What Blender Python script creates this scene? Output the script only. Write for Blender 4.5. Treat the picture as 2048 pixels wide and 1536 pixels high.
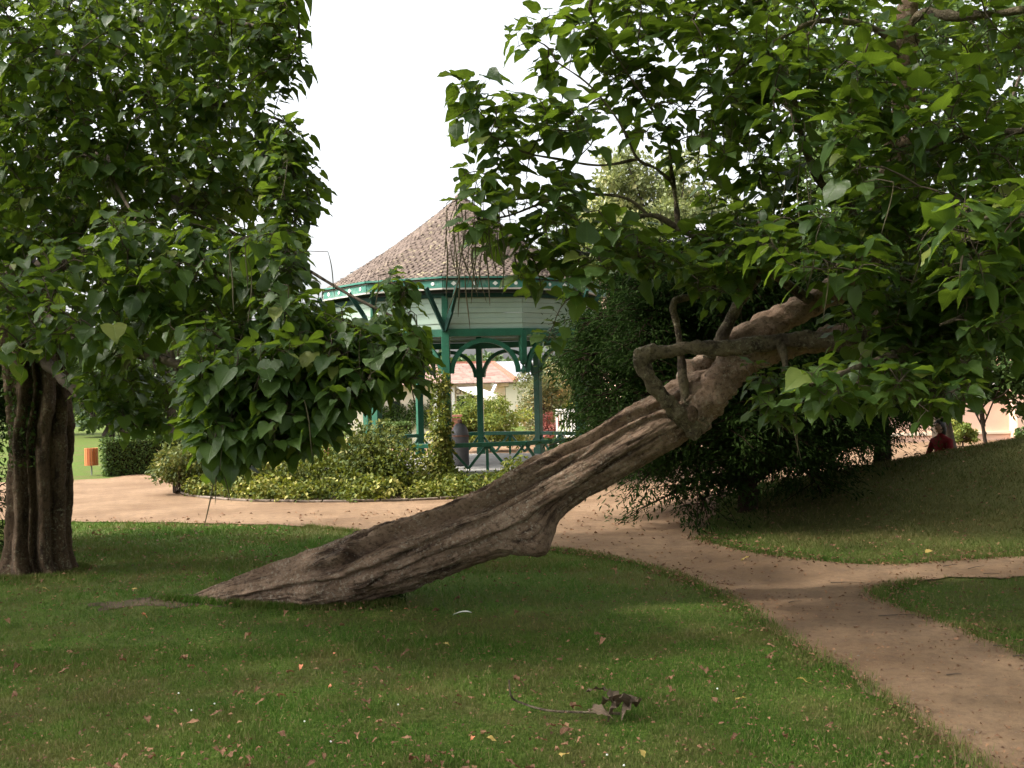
import bpy, math, random
import numpy as np
from mathutils import Matrix, Vector, noise as mnoise
from mathutils.geometry import delaunay_2d_cdt

for o in list(bpy.data.objects):
    bpy.data.objects.remove(o)
rng = np.random.default_rng(7)
random.seed(7)
S = bpy.context.scene
COL = S.collection
PI = math.pi

# ------------------------------------------------------------------ camera
EYE, FPX, ROLL, VH = 1.85, 2100.0, 0.025, 17.0     # eye height, focal length in photo pixels, roll, horizon offset
cam = bpy.data.cameras.new('camera')
cam.sensor_width = 36.0
cam.lens = 36.0 * FPX / 2048.0
cam.clip_end = 2000
cam.clip_start = 0.05
camo = bpy.data.objects.new('camera', cam)
COL.objects.link(camo)
camo.matrix_world = Matrix.Translation((0, 0, EYE)) @ Matrix.Rotation(PI / 2 + math.atan(VH / FPX), 4, 'X') @ Matrix.Rotation(-ROLL, 4, 'Z')
S.camera = camo

# ------------------------------------------------------------------ sky, sun, exposure
SUN_EL, SUN_DIR = math.radians(50), Vector((-0.62, -0.10, 0.0)).normalized()
sun_vec = Vector((SUN_DIR.x * math.cos(SUN_EL), SUN_DIR.y * math.cos(SUN_EL), math.sin(SUN_EL)))
W = bpy.data.worlds.new('World')
S.world = W
W.use_nodes = True
nt = W.node_tree
nt.nodes.clear()
sky = nt.nodes.new('ShaderNodeTexSky')
sky.sky_type = 'NISHITA'
sky.sun_disc = False
sky.sun_elevation = SUN_EL
sky.sun_rotation = math.atan2(sun_vec.x, sun_vec.y)
sky.dust_density = 6.0
sky.air_density = 1.0
hs = nt.nodes.new('ShaderNodeHueSaturation')
hs.inputs['Saturation'].default_value = 0.22
bg = nt.nodes.new('ShaderNodeBackground')
bg.inputs['Strength'].default_value = 0.15
wo = nt.nodes.new('ShaderNodeOutputWorld')
nt.links.new(sky.outputs[0], hs.inputs['Color'])
nt.links.new(hs.outputs[0], bg.inputs['Color'])
nt.links.new(bg.outputs[0], wo.inputs['Surface'])
sun = bpy.data.lights.new('sun', 'SUN')
sun.energy = 2.0
sun.angle = math.radians(3.0)
sun.color = (1.0, 0.93, 0.82)
suno = bpy.data.objects.new('sun', sun)
COL.objects.link(suno)
suno.rotation_euler = sun_vec.to_track_quat('Z', 'Y').to_euler()
vs = S.view_settings
vs.view_transform = 'Standard'
vs.look = 'None'
vs.gamma = 1.0
vs.exposure = 1.7
vs.use_curve_mapping = False
S.render.resolution_x, S.render.resolution_y = 1024, 768

# ------------------------------------------------------------------ helpers: photograph pixel -> place
def ray(x, y):
    u, v = x - 1024.0, y - 768.0
    c, s = math.cos(ROLL), math.sin(ROLL)
    return (u * c - v * s) / FPX, (u * s + v * c - VH) / FPX
def P(x, y, D):
    a, b = ray(x, y)
    return Vector((a * D, D, EYE - b * D))
def G(x, y):
    a, b = ray(x, y)
    D = EYE / b
    return Vector((a * D, D, 0))
def project(p):
    """numpy (n,3) -> photo px x, y, depth"""
    D = p[:, 1]
    a = p[:, 0] / D * FPX
    b = (EYE - p[:, 2]) / D * FPX + VH
    c, s = math.cos(ROLL), math.sin(ROLL)
    return a * c + b * s + 1024, -a * s + b * c + 768, D
def sst(a, b, x):
    t = np.clip((x - a) / (b - a), 0, 1)
    return t * t * (3 - 2 * t)
def terr(x, y):
    x = np.asarray(x, float); y = np.asarray(y, float)
    A = np.clip((x - 2.2) / 5.6, 0, 1.25) * 0.9
    m = A * sst(10.9, 16.3, y) * (1 - 0.97 * sst(16.6, 19.4, y))
    knoll = 0.06 * np.exp(-(((x + 2.9) / 1.2) ** 2 + ((y - 9.9) / 0.6) ** 2))
    return m + knoll + 0.012 * np.sin(x * 1.3 + 0.5 * y) * np.cos(y * 0.9) * np.exp(-((y - 9) / 8) ** 2)

# ------------------------------------------------------------------ helpers: materials
def srgb(r, g, b):
    f = lambda c: ((c / 255 + 0.055) / 1.055) ** 2.4 if c > 10 else c / 255 / 12.92
    return (f(r), f(g), f(b), 1)
class NT:
    def __init__(s, name):
        s.m = bpy.data.materials.new(name); s.m.use_nodes = True
        s.t = s.m.node_tree; s.t.nodes.clear()
        s.out = s.t.nodes.new('ShaderNodeOutputMaterial')
    def n(s, typ, **kw):
        nd = s.t.nodes.new(typ)
        for k, v in kw.items():
            if k in nd.inputs.keys() if isinstance(k, str) else False: nd.inputs[k].default_value = v
            else: setattr(nd, k, v)
        return nd
    def l(s, a, b): s.t.links.new(a, b)
    def noise(s, vec, scale, detail=4, rough=0.55):
        nd = s.n('ShaderNodeTexNoise'); nd.inputs['Scale'].default_value = scale
        nd.inputs['Detail'].default_value = detail; nd.inputs['Roughness'].default_value = rough
        if vec is not None: s.l(vec, nd.inputs['Vector'])
        return nd.outputs['Fac']
    def ramp(s, fac, stops):
        nd = s.n('ShaderNodeValToRGB'); e = nd.color_ramp.elements
        while len(e) < len(stops): e.new(0.5)
        for i, (p, c) in enumerate(stops):
            e[i].position = p; e[i].color = c if len(c) == 4 else (*c, 1)
        s.l(fac, nd.inputs[0]); return nd.outputs[0]
    def mix(s, fac, a, b, blend='MIX'):
        nd = s.n('ShaderNodeMix'); nd.data_type = 'RGBA'; nd.blend_type = blend
        for sock, v in ((nd.inputs[0], fac), (nd.inputs[6], a), (nd.inputs[7], b)):
            if hasattr(v, 'links'): s.l(v, sock)
            else: sock.default_value = v if not isinstance(v, tuple) else (v if len(v) == 4 else (*v, 1))
        return nd.outputs[2]
    def math(s, op, a, b=0.0):
        nd = s.n('ShaderNodeMath'); nd.operation = op
        for i, v in enumerate((a, b)):
            if hasattr(v, 'links'): s.l(v, nd.inputs[i])
            else: nd.inputs[i].default_value = v
        return nd.outputs[0]
    def mapping(s, vec, scale):
        nd = s.n('ShaderNodeMapping'); nd.inputs['Scale'].default_value = scale; s.l(vec, nd.inputs['Vector']); return nd.outputs[0]
    def coord(s, which='Object'):
        return s.n('ShaderNodeTexCoord').outputs[which]
    def pos(s): return s.n('ShaderNodeNewGeometry').outputs['Position']
    def attr(s, name):
        nd = s.n('ShaderNodeAttribute'); nd.attribute_name = name; return nd.outputs['Fac']
    def bump(s, h, strength=0.3, dist=0.02):
        nd = s.n('ShaderNodeBump'); nd.inputs['Strength'].default_value = strength; nd.inputs['Distance'].default_value = dist
        s.l(h, nd.inputs['Height']); return nd.outputs[0]
    def principled(s, col, rough=0.6, spec=0.3, normal=None):
        nd = s.n('ShaderNodeBsdfPrincipled')
        for sock, v in ((nd.inputs['Base Color'], col), (nd.inputs['Roughness'], rough), (nd.inputs['Specular IOR Level'], spec)):
            if hasattr(v, 'links'): s.l(v, sock)
            else: sock.default_value = v if not isinstance(v, tuple) else (v if len(v) == 4 else (*v, 1))
        if normal is not None: s.l(normal, nd.inputs['Normal'])
        return nd.outputs[0]
    def done(s, sh):
        s.l(sh, s.out.inputs['Surface']); return s.m

def leaf_material(name, dark, light, trans, tmix=0.32, per_object=False, veins=True, yellow=None, rough=0.42, spec=0.45):
    k = NT(name)
    if per_object: tint = k.n('ShaderNodeObjectInfo').outputs['Random']
    else: tint = k.attr('tint')
    col = k.mix(tint, dark, light)
    if yellow is not None:
        col = k.mix(k.ramp(tint, [(0.62, (0, 0, 0)), (0.92, (1, 1, 1))]), col, yellow)
    if veins and yellow is None: col = k.mix(k.ramp(tint, [(0.955, (0, 0, 0)), (0.975, (1, 1, 1))]), col, tuple(min(1, c * q) for c, q in zip(light, (2.6, 1.7, 1.6))))
    nrm = None
    if veins:
        uv = k.n('ShaderNodeUVMap').outputs[0]
        sp = k.n('ShaderNodeSeparateXYZ'); k.l(uv, sp.inputs[0])
        av = k.math('ABSOLUTE', k.math('SUBTRACT', sp.outputs['Y'], 0.5))
        mid = k.ramp(av, [(0.0, (1, 1, 1)), (0.03, (0, 0, 0))])
        w = k.math('SINE', k.math('MULTIPLY', k.math('SUBTRACT', sp.outputs['X'], k.math('MULTIPLY', av, 0.9)), 46.0))
        side = k.ramp(w, [(0.86, (0, 0, 0)), (0.99, (1, 1, 1))])
        vein = k.math('MAXIMUM', mid, k.math('MULTIPLY', side, 0.6))
        col = k.mix(k.math('MULTIPLY', vein, 0.35), col, tuple(min(1, c * 2.2) for c in light[:3]))
        blot = k.noise(k.pos(), 30, 3)
        col = k.mix(k.math('MULTIPLY', blot, 0.35), col, tuple(c * 0.55 for c in dark[:3]))
        nrm = k.bump(k.math('SUBTRACT', k.math('MULTIPLY', k.noise(uv, 9, 2), 0.4), vein), 0.35, 0.004)
    pr = k.principled(col, rough, spec, nrm)
    tr = k.n('ShaderNodeBsdfTranslucent')
    k.l(k.mix(tint, trans, tuple(min(1, c * 1.35) for c in trans[:3])), tr.inputs[0])
    ms = k.n('ShaderNodeMixShader'); ms.inputs[0].default_value = tmix
    k.l(pr, ms.inputs[1]); k.l(tr.outputs[0], ms.inputs[2])
    return k.done(ms.outputs[0])

def bark_material(name, a, b, c, lichen, use_uv=True, su=(9, 5, 1)):
    k = NT(name)
    p = k.coord('Object')
    uv = k.mapping(k.n('ShaderNodeUVMap').outputs[0], su) if use_uv else k.mapping(p, (2.2, 2.2, 2.2))
    fib = k.noise(uv, 2.6, 7, 0.72)
    blot = k.noise(p, 4.5, 6, 0.7)
    fine = k.noise(p, 26, 5, 0.75)
    col = k.mix(k.ramp(blot, [(0.36, (0, 0, 0)), (0.64, (1, 1, 1))]), a, b)
    col = k.mix(k.math('MULTIPLY', k.ramp(fib, [(0.38, (1, 1, 1)), (0.50, (0, 0, 0))]), 0.95), col, c)
    col = k.mix(k.math('MULTIPLY', k.ramp(fine, [(0.36, (1, 1, 1)), (0.50, (0, 0, 0))]), 0.65), col, tuple(x * 0.6 for x in c[:3]))
    lic = k.math('MULTIPLY', k.ramp(k.noise(p, 34, 4, 0.65), [(0.54, (0, 0, 0)), (0.63, (1, 1, 1))]), k.ramp(k.noise(p, 2.4, 4), [(0.40, (0, 0, 0)), (0.62, (1, 1, 1))]))
    col = k.mix(k.math('MULTIPLY', lic, 0.8), col, lichen)
    h = k.math('ADD', k.math('MULTIPLY', fib, 1.2), k.math('MULTIPLY', fine, 0.7))
    return k.done(k.principled(col, 0.88, 0.2, k.bump(h, 1.0, 0.05)))

def plain_material(name, col, rough=0.6, spec=0.3, var=0.25, scale=8, grime=None, bump=0.15):
    k = NT(name)
    p = k.coord('Object')
    n1 = k.noise(p, scale, 5)
    c2 = tuple(x * (1 - var) for x in col[:3])
    cc = k.mix(k.ramp(n1, [(0.3, (0, 0, 0)), (0.7, (1, 1, 1))]), c2, col)
    if grime is not None:
        g = k.ramp(k.noise(p, scale * 0.6, 6, 0.7), [(0.50, (0, 0, 0)), (0.66, (1, 1, 1))])
        cc = k.mix(k.math('MULTIPLY', g, 0.6), cc, grime)
    return k.done(k.principled(cc, rough, spec, k.bump(k.noise(p, scale * 6, 4), bump, 0.01)))

M = {}
CAT = dict(dark=(0.020, 0.054, 0.008), light=(0.078, 0.130, 0.030), trans=(0.155, 0.235, 0.018), tmix=0.40, rough=0.45, spec=0.38)
M['leaf'] = leaf_material('catalpa_leaf', **CAT)
M['leaf_obj'] = leaf_material('catalpa_leaf_single', per_object=True, **CAT)
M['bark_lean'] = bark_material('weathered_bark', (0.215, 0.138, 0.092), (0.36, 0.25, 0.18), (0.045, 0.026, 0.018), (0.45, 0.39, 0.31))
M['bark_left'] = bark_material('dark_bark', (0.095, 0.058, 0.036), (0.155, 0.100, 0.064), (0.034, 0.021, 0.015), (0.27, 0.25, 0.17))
M['limb'] = bark_material('limb_bark', (0.13, 0.10, 0.07), (0.24, 0.19, 0.12), (0.05, 0.036, 0.028), (0.36, 0.33, 0.22), False)
M['twig'] = plain_material('twig_bark', (0.10, 0.075, 0.055), 0.8, 0.2, 0.4, 20)
M['dark_bark'] = plain_material('yew_bark', (0.035, 0.022, 0.016), 0.95, 0.05, 0.5, 14)
M['pod'] = plain_material('pod_skin', (0.085, 0.07, 0.03), 0.6, 0.3, 0.5, 3)
M['ivy'] = leaf_material('variegated_ivy', (0.035, 0.066, 0.012), (0.15, 0.165, 0.022), (0.18, 0.20, 0.02), 0.25, veins=False, yellow=(0.38, 0.34, 0.10), rough=0.62, spec=0.22)
M['shrub'] = leaf_material('shrub_leaf', (0.032, 0.060, 0.014), (0.12, 0.135, 0.03), (0.14, 0.16, 0.03), 0.22, veins=False, yellow=(0.27, 0.22, 0.06), rough=0.62, spec=0.22)
M['yew'] = leaf_material('yew_needle', (0.007, 0.017, 0.004), (0.032, 0.056, 0.010), (0.03, 0.07, 0.012), 0.15, veins=False, rough=0.85, spec=0.08)
M['hedge'] = leaf_material('hedge_leaf', (0.030, 0.062, 0.016), (0.085, 0.13, 0.025), (0.08, 0.13, 0.02), 0.2, veins=False, rough=0.62, spec=0.22)
M['bush'] = leaf_material('golden_bush_leaf', (0.06, 0.10, 0.018), (0.16, 0.20, 0.04), (0.22, 0.26, 0.04), 0.28, veins=False, yellow=(0.36, 0.34, 0.07), rough=0.62, spec=0.22)
M['far'] = leaf_material('far_tree_leaf', (0.030, 0.065, 0.022), (0.09, 0.13, 0.04), (0.10, 0.15, 0.03), 0.25, veins=False)
M['pale'] = leaf_material('pale_tree_leaf', (0.09, 0.12, 0.04), (0.22, 0.24, 0.09), (0.24, 0.27, 0.08), 0.3, veins=False, yellow=(0.42, 0.38, 0.16))
M['olive'] = leaf_material('olive_bush_leaf', (0.08, 0.10, 0.04), (0.19, 0.20, 0.08), (0.17, 0.19, 0.06), 0.25, veins=False, yellow=(0.40, 0.26, 0.10))
M['redflower'] = leaf_material('red_flower', (0.14, 0.05, 0.045), (0.40, 0.14, 0.11), (0.3, 0.1, 0.08), 0.25, veins=False)
M['dry'] = leaf_material('dry_leaf', (0.12, 0.060, 0.035), (0.36, 0.20, 0.115), (0.26, 0.12, 0.05), 0.15, per_object=True, rough=0.7, spec=0.2)
M['dry_stuff'] = leaf_material('dry_litter', (0.085, 0.045, 0.028), (0.30, 0.165, 0.09), (0.22, 0.11, 0.05), 0.12, veins=False, rough=0.75, spec=0.2)
M['yellow_leaf'] = leaf_material('yellowed_leaf', (0.42, 0.28, 0.08), (0.55, 0.40, 0.12), (0.4, 0.3, 0.06), 0.2, per_object=True, rough=0.6, spec=0.3)
M['withered'] = leaf_material('withered_leaf', (0.085, 0.062, 0.045), (0.16, 0.115, 0.08), (0.1, 0.07, 0.04), 0.1, per_object=True, rough=0.8, spec=0.15)

k = NT('grass_blade')
big = k.noise(k.pos(), 0.55, 4, 0.6); med = k.noise(k.pos(), 2.6, 4, 0.6)
tint = k.attr('tint')
col = k.mix(tint, (0.038, 0.090, 0.012), (0.116, 0.192, 0.027))
dryf = k.math('MULTIPLY', k.ramp(k.math('ADD', k.math('MULTIPLY', big, 0.6), k.math('MULTIPLY', med, 0.45)), [(0.46, (0, 0, 0)), (0.62, (1, 1, 1))]), 0.72)
sx = k.n('ShaderNodeSeparateXYZ'); k.l(k.pos(), sx.inputs[0])
bank = k.math('MULTIPLY', k.ramp(k.math('MULTIPLY', sx.outputs['X'], 0.1), [(0.22, (0, 0, 0)), (0.36, (1, 1, 1))]), k.ramp(k.math('MULTIPLY', sx.outputs['Y'], 0.05), [(0.55, (0, 0, 0)), (0.62, (1, 1, 1))]))
dryf = k.math('MAXIMUM', dryf, k.math('MULTIPLY', bank, k.ramp(med, [(0.3, (0.35, 0.35, 0.35)), (0.65, (1, 1, 1))])))
col = k.mix(dryf, col, (0.150, 0.125, 0.045))
col = k.mix(k.math('MULTIPLY', bank, 0.6), col, (0.070, 0.062, 0.024))
col = k.mix(k.ramp(tint, [(0.88, (0, 0, 0)), (0.91, (1, 1, 1))]), col, (0.27, 0.20, 0.10))
pr = k.principled(col, 0.7, 0.15)
tr = k.n('ShaderNodeBsdfTranslucent'); k.l(k.mix(dryf, (0.06, 0.15, 0.015, 1), (0.14, 0.16, 0.03, 1)), tr.inputs[0])
ms = k.n('ShaderNodeMixShader'); ms.inputs[0].default_value = 0.28
k.l(pr, ms.inputs[1]); k.l(tr.outputs[0], ms.inputs[2])
M['grass'] = k.done(ms.outputs[0])

k = NT('lawn_ground')
p = k.pos()
a = k.noise(p, 0.55, 4, 0.6); b = k.noise(p, 2.6, 4, 0.6); c = k.noise(p, 38, 5, 0.7)
col = k.mix(k.ramp(c, [(0.35, (0, 0, 0)), (0.65, (1, 1, 1))]), (0.036, 0.070, 0.010), (0.110, 0.155, 0.028))
dryf = k.ramp(k.math('ADD', k.math('MULTIPLY', a, 0.6), k.math('MULTIPLY', b, 0.45)), [(0.48, (0, 0, 0)), (0.64, (1, 1, 1))])
sx = k.n('ShaderNodeSeparateXYZ'); k.l(p, sx.inputs[0])
bank = k.math('MULTIPLY', k.ramp(k.math('MULTIPLY', sx.outputs['X'], 0.1), [(0.22, (0, 0, 0)), (0.36, (1, 1, 1))]), k.ramp(k.math('MULTIPLY', sx.outputs['Y'], 0.05), [(0.55, (0, 0, 0)), (0.62, (1, 1, 1))]))
col = k.mix(k.math('MULTIPLY', k.math('MAXIMUM', dryf, bank), 0.6), col, (0.11, 0.085, 0.04))
M['lawn'] = k.done(k.principled(col, 0.95, 0.1, k.bump(c, 0.8, 0.03)))

k = NT('sandy_path')
p = k.pos()
a = k.noise(p, 0.7, 5, 0.6); b = k.noise(p, 5.5, 6, 0.7); c = k.noise(p, 90, 4, 0.7)
col = k.mix(k.ramp(a, [(0.38, (0, 0, 0)), (0.60, (1, 1, 1))]), (0.180, 0.112, 0.064), (0.262, 0.172, 0.104))
col = k.mix(k.math('MULTIPLY', k.ramp(b, [(0.36, (1, 1, 1)), (0.55, (0, 0, 0))]), 0.5), col, (0.125, 0.082, 0.056))
d = k.noise(p, 16, 5, 0.75); col = k.mix(k.math('MULTIPLY', k.ramp(d, [(0.36, (1, 1, 1)), (0.50, (0, 0, 0))]), 0.45), col, (0.12, 0.075, 0.05))
col = k.mix(k.math('MULTIPLY', k.ramp(c, [(0.60, (0, 0, 0)), (0.70, (1, 1, 1))]), 0.5), col, (0.44, 0.32, 0.20))
col = k.mix(k.math('MULTIPLY', k.ramp(c, [(0.30, (1, 1, 1)), (0.40, (0, 0, 0))]), 0.6), col, (0.10, 0.065, 0.045))
M['path'] = k.done(k.principled(col, 0.95, 0.12, k.bump(k.math('ADD', c, k.math('MULTIPLY', b, 1.5)), 0.8, 0.02)))
M['soil'] = plain_material('bed_soil', (0.11, 0.075, 0.05), 0.95, 0.1, 0.5, 12, None, 0.6)
M['bare'] = plain_material('bare_earth', (0.115, 0.080, 0.055), 0.95, 0.1, 0.4, 9, (0.07, 0.08, 0.03), 0.6)

# green paint, weathered
k = NT('green_paint')
p = k.coord('Object'); g = k.noise(k.pos(), 5, 6, 0.7)
col = k.mix(k.ramp(g, [(0.35, (0, 0, 0)), (0.65, (1, 1, 1))]), (0.010, 0.070, 0.040), (0.016, 0.108, 0.062))
col = k.mix(k.math('MULTIPLY', k.ramp(k.noise(k.pos(), 28, 5, 0.7), [(0.60, (0, 0, 0)), (0.68, (1, 1, 1))]), 0.5), col, (0.10, 0.22, 0.17))
M['green'] = k.done(k.principled(col, 0.45, 0.4, k.bump(g, 0.15, 0.01)))
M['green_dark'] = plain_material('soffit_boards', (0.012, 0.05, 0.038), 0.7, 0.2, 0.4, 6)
M['panel'] = plain_material('pale_green_boards', (0.30, 0.39, 0.32), 0.6, 0.3, 0.12, 4, (0.28, 0.34, 0.28))
M['fascia'] = plain_material('fascia_paint', (0.045, 0.19, 0.14), 0.5, 0.35, 0.3, 5, (0.26, 0.33, 0.28))
M['white'] = plain_material('white_paint', (0.78, 0.78, 0.74), 0.5, 0.4, 0.08, 6)
M['stone'] = plain_material('pale_stone', (0.52, 0.49, 0.45), 0.8, 0.2, 0.25, 8, (0.3, 0.28, 0.24))
M['kerb'] = plain_material('old_kerb', (0.24, 0.19, 0.15), 0.9, 0.15, 0.4, 10, (0.10, 0.08, 0.05))
M['floor'] = plain_material('bandstand_floor', (0.30, 0.29, 0.27), 0.75, 0.25, 0.3, 5, (0.2, 0.15, 0.12))
M['bin_grey'] = plain_material('grey_iron', (0.10, 0.095, 0.10), 0.55, 0.4, 0.3, 8)
M['rust'] = plain_material('rust_band', (0.20, 0.10, 0.07), 0.7, 0.3, 0.4, 12)
M['brick'] = plain_material('red_brick', (0.36, 0.16, 0.11), 0.85, 0.2, 0.35, 14)
M['cream'] = plain_material('cream_render', (0.72, 0.64, 0.50), 0.85, 0.2, 0.10, 3)
M['pinkwall'] = plain_material('pink_render', (0.72, 0.50, 0.38), 0.85, 0.2, 0.10, 2)
M['slate'] = plain_material('grey_slate', (0.30, 0.30, 0.33), 0.7, 0.3, 0.2, 4)
M['glass'] = plain_material('window_dark', (0.03, 0.035, 0.04), 0.1, 0.6, 0.3, 4)
M['awning'] = plain_material('white_canvas', (0.82, 0.81, 0.78), 0.8, 0.2, 0.05, 4)
M['letters'] = plain_material('brown_lettering', (0.12, 0.075, 0.04), 0.6, 0.2, 0.1, 4)
M['steel'] = plain_material('dull_steel', (0.28, 0.28, 0.27), 0.5, 0.4, 0.2, 10)
k = NT('orange_slat')
oi = k.n('ShaderNodeObjectInfo').outputs['Random']
gr = k.noise(k.mapping(k.coord('Object'), (30, 30, 3)), 2, 4)
col = k.mix(oi, (0.50, 0.14, 0.045), (0.66, 0.24, 0.08))
col = k.mix(k.math('MULTIPLY', gr, 0.5), col, (0.30, 0.08, 0.03))
M['orange'] = k.done(k.principled(col, 0.5, 0.35))
M['redbrown'] = plain_material('red_brown_slat', (0.12, 0.028, 0.02), 0.55, 0.3, 0.3, 10)
k = NT('roof_tile')
p = k.pos()
a = k.noise(p, 1.6, 6, 0.7); b = k.noise(p, 9, 5, 0.7); t = k.attr('tint')
col = k.mix(t, (0.090, 0.066, 0.053), (0.165, 0.123, 0.100))
col = k.mix(k.math('MULTIPLY', k.ramp(a, [(0.4, (0, 0, 0)), (0.65, (1, 1, 1))]), 0.5), col, (0.13, 0.10, 0.085))
lich = k.math('MULTIPLY', k.ramp(b, [(0.56, (0, 0, 0)), (0.64, (1, 1, 1))]), k.ramp(k.noise(p, 0.9, 3), [(0.4, (0, 0, 0)), (0.6, (1, 1, 1))]))
col = k.mix(k.math('MULTIPLY', lich, 0.7), col, (0.40, 0.35, 0.20))
M['rooftile'] = k.done(k.principled(col, 0.85, 0.2, k.bump(k.noise(p, 60, 3), 0.3, 0.01)))
k = NT('house_tile')
p = k.pos(); t = k.attr('tint')
col = k.mix(t, (0.27, 0.17, 0.145), (0.41, 0.275, 0.235))
col = k.mix(k.math('MULTIPLY', k.ramp(k.noise(p, 0.8, 5, 0.7), [(0.45, (0, 0, 0)), (0.7, (1, 1, 1))]), 0.5), col, (0.26, 0.21, 0.18))
M['housetile'] = k.done(k.principled(col, 0.85, 0.2))
M['skin'] = plain_material('skin', (0.42, 0.25, 0.17), 0.5, 0.35, 0.1, 5)
M['hair'] = plain_material('dark_hair', (0.018, 0.013, 0.010), 0.5, 0.4, 0.4, 40)
M['redcloth'] = plain_material('red_cloth', (0.15, 0.012, 0.014), 0.85, 0.15, 0.25, 9)
M['navy'] = plain_material('dark_trousers', (0.025, 0.028, 0.045), 0.85, 0.15, 0.25, 9)
M['benchwood'] = plain_material('dark_bench_wood', (0.09, 0.045, 0.03), 0.7, 0.25, 0.4, 12)

# ------------------------------------------------------------------ helpers: meshes and objects
def mesh_np(name, v, f, mat, uv=None, tint=None, smooth=False):
    v = np.asarray(v, np.float32).reshape(-1, 3); f = np.asarray(f, np.int32)
    me = bpy.data.meshes.new(name)
    me.vertices.add(len(v)); me.vertices.foreach_set('co', v.ravel())
    nf, w = f.shape
    me.loops.add(nf * w); me.loops.foreach_set('vertex_index', f.ravel())
    me.polygons.add(nf); me.polygons.foreach_set('loop_start', np.arange(0, nf * w, w, dtype=np.int32))
    if smooth: me.polygons.foreach_set('use_smooth', np.ones(nf, bool))
    if uv is not None:
        ul = me.uv_layers.new(name='UVMap')
        uv = np.asarray(uv, np.float32)
        ul.data.foreach_set('uv', (uv[f.ravel()] if len(uv) == len(v) else uv).ravel())
    if tint is not None:
        at = me.attributes.new('tint', 'FLOAT', 'POINT'); at.data.foreach_set('value', np.asarray(tint, np.float32))
    me.update(calc_edges=True)
    if mat is not None: me.materials.append(mat)
    return me
def link(name, me, parent=None, loc=None):
    o = bpy.data.objects.new(name, me); COL.objects.link(o)
    if parent is not None: o.parent = parent
    if loc is not None: o.location = loc
    return o
def tag(o, label, cat, group=None, kind=None):
    if label: o['label'] = label
    if cat: o['category'] = cat
    if group: o['group'] = group
    if kind: o['kind'] = kind
    return o
def empty(name, loc, label=None, cat=None, group=None):
    o = bpy.data.objects.new(name, None); COL.objects.link(o); o.location = loc
    o.empty_display_size = 0.2
    tag(o, label, cat, group); return o
def stuffpart(o): o['kind'] = 'stuff'; return o
class MB:
    """collects quads/tris, per part"""
    def __init__(s): s.v, s.f, s.n = [], [], 0
    def add(s, v, f):
        v = np.asarray(v, float).reshape(-1, 3)
        s.v.append(v); s.f += [tuple(i + s.n for i in q) for q in f]; s.n += len(v); return s
    def box(s, lo, hi, M4=None):
        x0, y0, z0 = lo; x1, y1, z1 = hi
        v = np.array([(x, y, z) for z in (z0, z1) for y in (y0, y1) for x in (x0, x1)], float)
        if M4 is not None: v = (np.array(M4.to_3x3()) @ v.T).T + np.array(M4.translation)
        return s.add(v, [(0, 2, 3, 1), (4, 5, 7, 6), (0, 1, 5, 4), (2, 6, 7, 3), (0, 4, 6, 2), (1, 3, 7, 5)])
    def bar(s, p, q, w, h, up=(0, 0, 1)):
        p, q = Vector(p), Vector(q); d = (q - p); L = d.length; d.normalize()
        up = Vector(up)
        if abs(d.dot(up)) > 0.98: up = Vector((0, 1, 0))
        sx = d.cross(up).normalized(); sz = sx.cross(d)
        m = Matrix((sx, d, sz)).transposed().to_4x4(); m.translation = p
        return s.box((-w / 2, 0, -h / 2), (w / 2, L, h / 2), m)
    def lathe(s, prof, c=(0, 0, 0), n=16):
        v = [(c[0] + r * math.cos(2 * PI * i / n), c[1] + r * math.sin(2 * PI * i / n), c[2] + z) for r, z in prof for i in range(n)]
        f = [(j * n + i, j * n + (i + 1) % n, (j + 1) * n + (i + 1) % n, (j + 1) * n + i) for j in range(len(prof) - 1) for i in range(n)]
        f.append(tuple(range((len(prof) - 1) * n, len(prof) * n)))
        f.append(tuple(reversed(range(n))))
        return s.add(v, f)
    def build(s, name, mat, parent=None, smooth=False, bevel=0.0, loc=None):
        me = bpy.data.meshes.new(name)
        vv = np.concatenate(s.v)
        par = parent
        me.from_pydata(vv.tolist(), [], s.f)
        if smooth: me.polygons.foreach_set('use_smooth', np.ones(len(me.polygons), bool))
        me.materials.append(mat); me.update()
        o = link(name, me, par, loc)
        if bevel:
            b = o.modifiers.new('bevel', 'BEVEL'); b.width = bevel; b.segments = 2; b.limit_method = 'ANGLE'
        return o
def local(o, parent):
    """part meshes are written in world space; shift them under their parent"""
    o.matrix_parent_inverse = Matrix.Translation(-parent.location); return o

def tube_np(pts, rad, seg=6):
    pts = np.asarray(pts, float); n = len(pts); rad = np.broadcast_to(np.asarray(rad, float), (n,))
    t = np.gradient(pts, axis=0); t /= np.linalg.norm(t, axis=1)[:, None] + 1e-9
    ref = np.array([0.13, 0.31, 0.94]) if abs(t[0, 2]) < 0.9 else np.array([1.0, 0.1, 0.0])
    b = np.cross(t, ref); b /= np.linalg.norm(b, axis=1)[:, None] + 1e-9
    m = np.cross(b, t)
    a = np.arange(seg) * 2 * PI / seg
    ring = np.cos(a)[None, :, None] * m[:, None, :] + np.sin(a)[None, :, None] * b[:, None, :]
    v = (pts[:, None, :] + rad[:, None, None] * ring).reshape(-1, 3)
    i = np.arange(n - 1)[:, None] * seg; j = np.arange(seg)[None, :]; j2 = (j + 1) % seg
    f = np.stack([i + j, i + j2, i + seg + j2, i + seg + j], -1).reshape(-1, 4)
    return v, f
class Acc:
    def __init__(s): s.v, s.f, s.n = [], [], 0
    def add(s, v, f): s.v.append(v); s.f.append(f + s.n); s.n += len(v)
    def arrays(s): return np.concatenate(s.v), np.concatenate(s.f)
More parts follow.
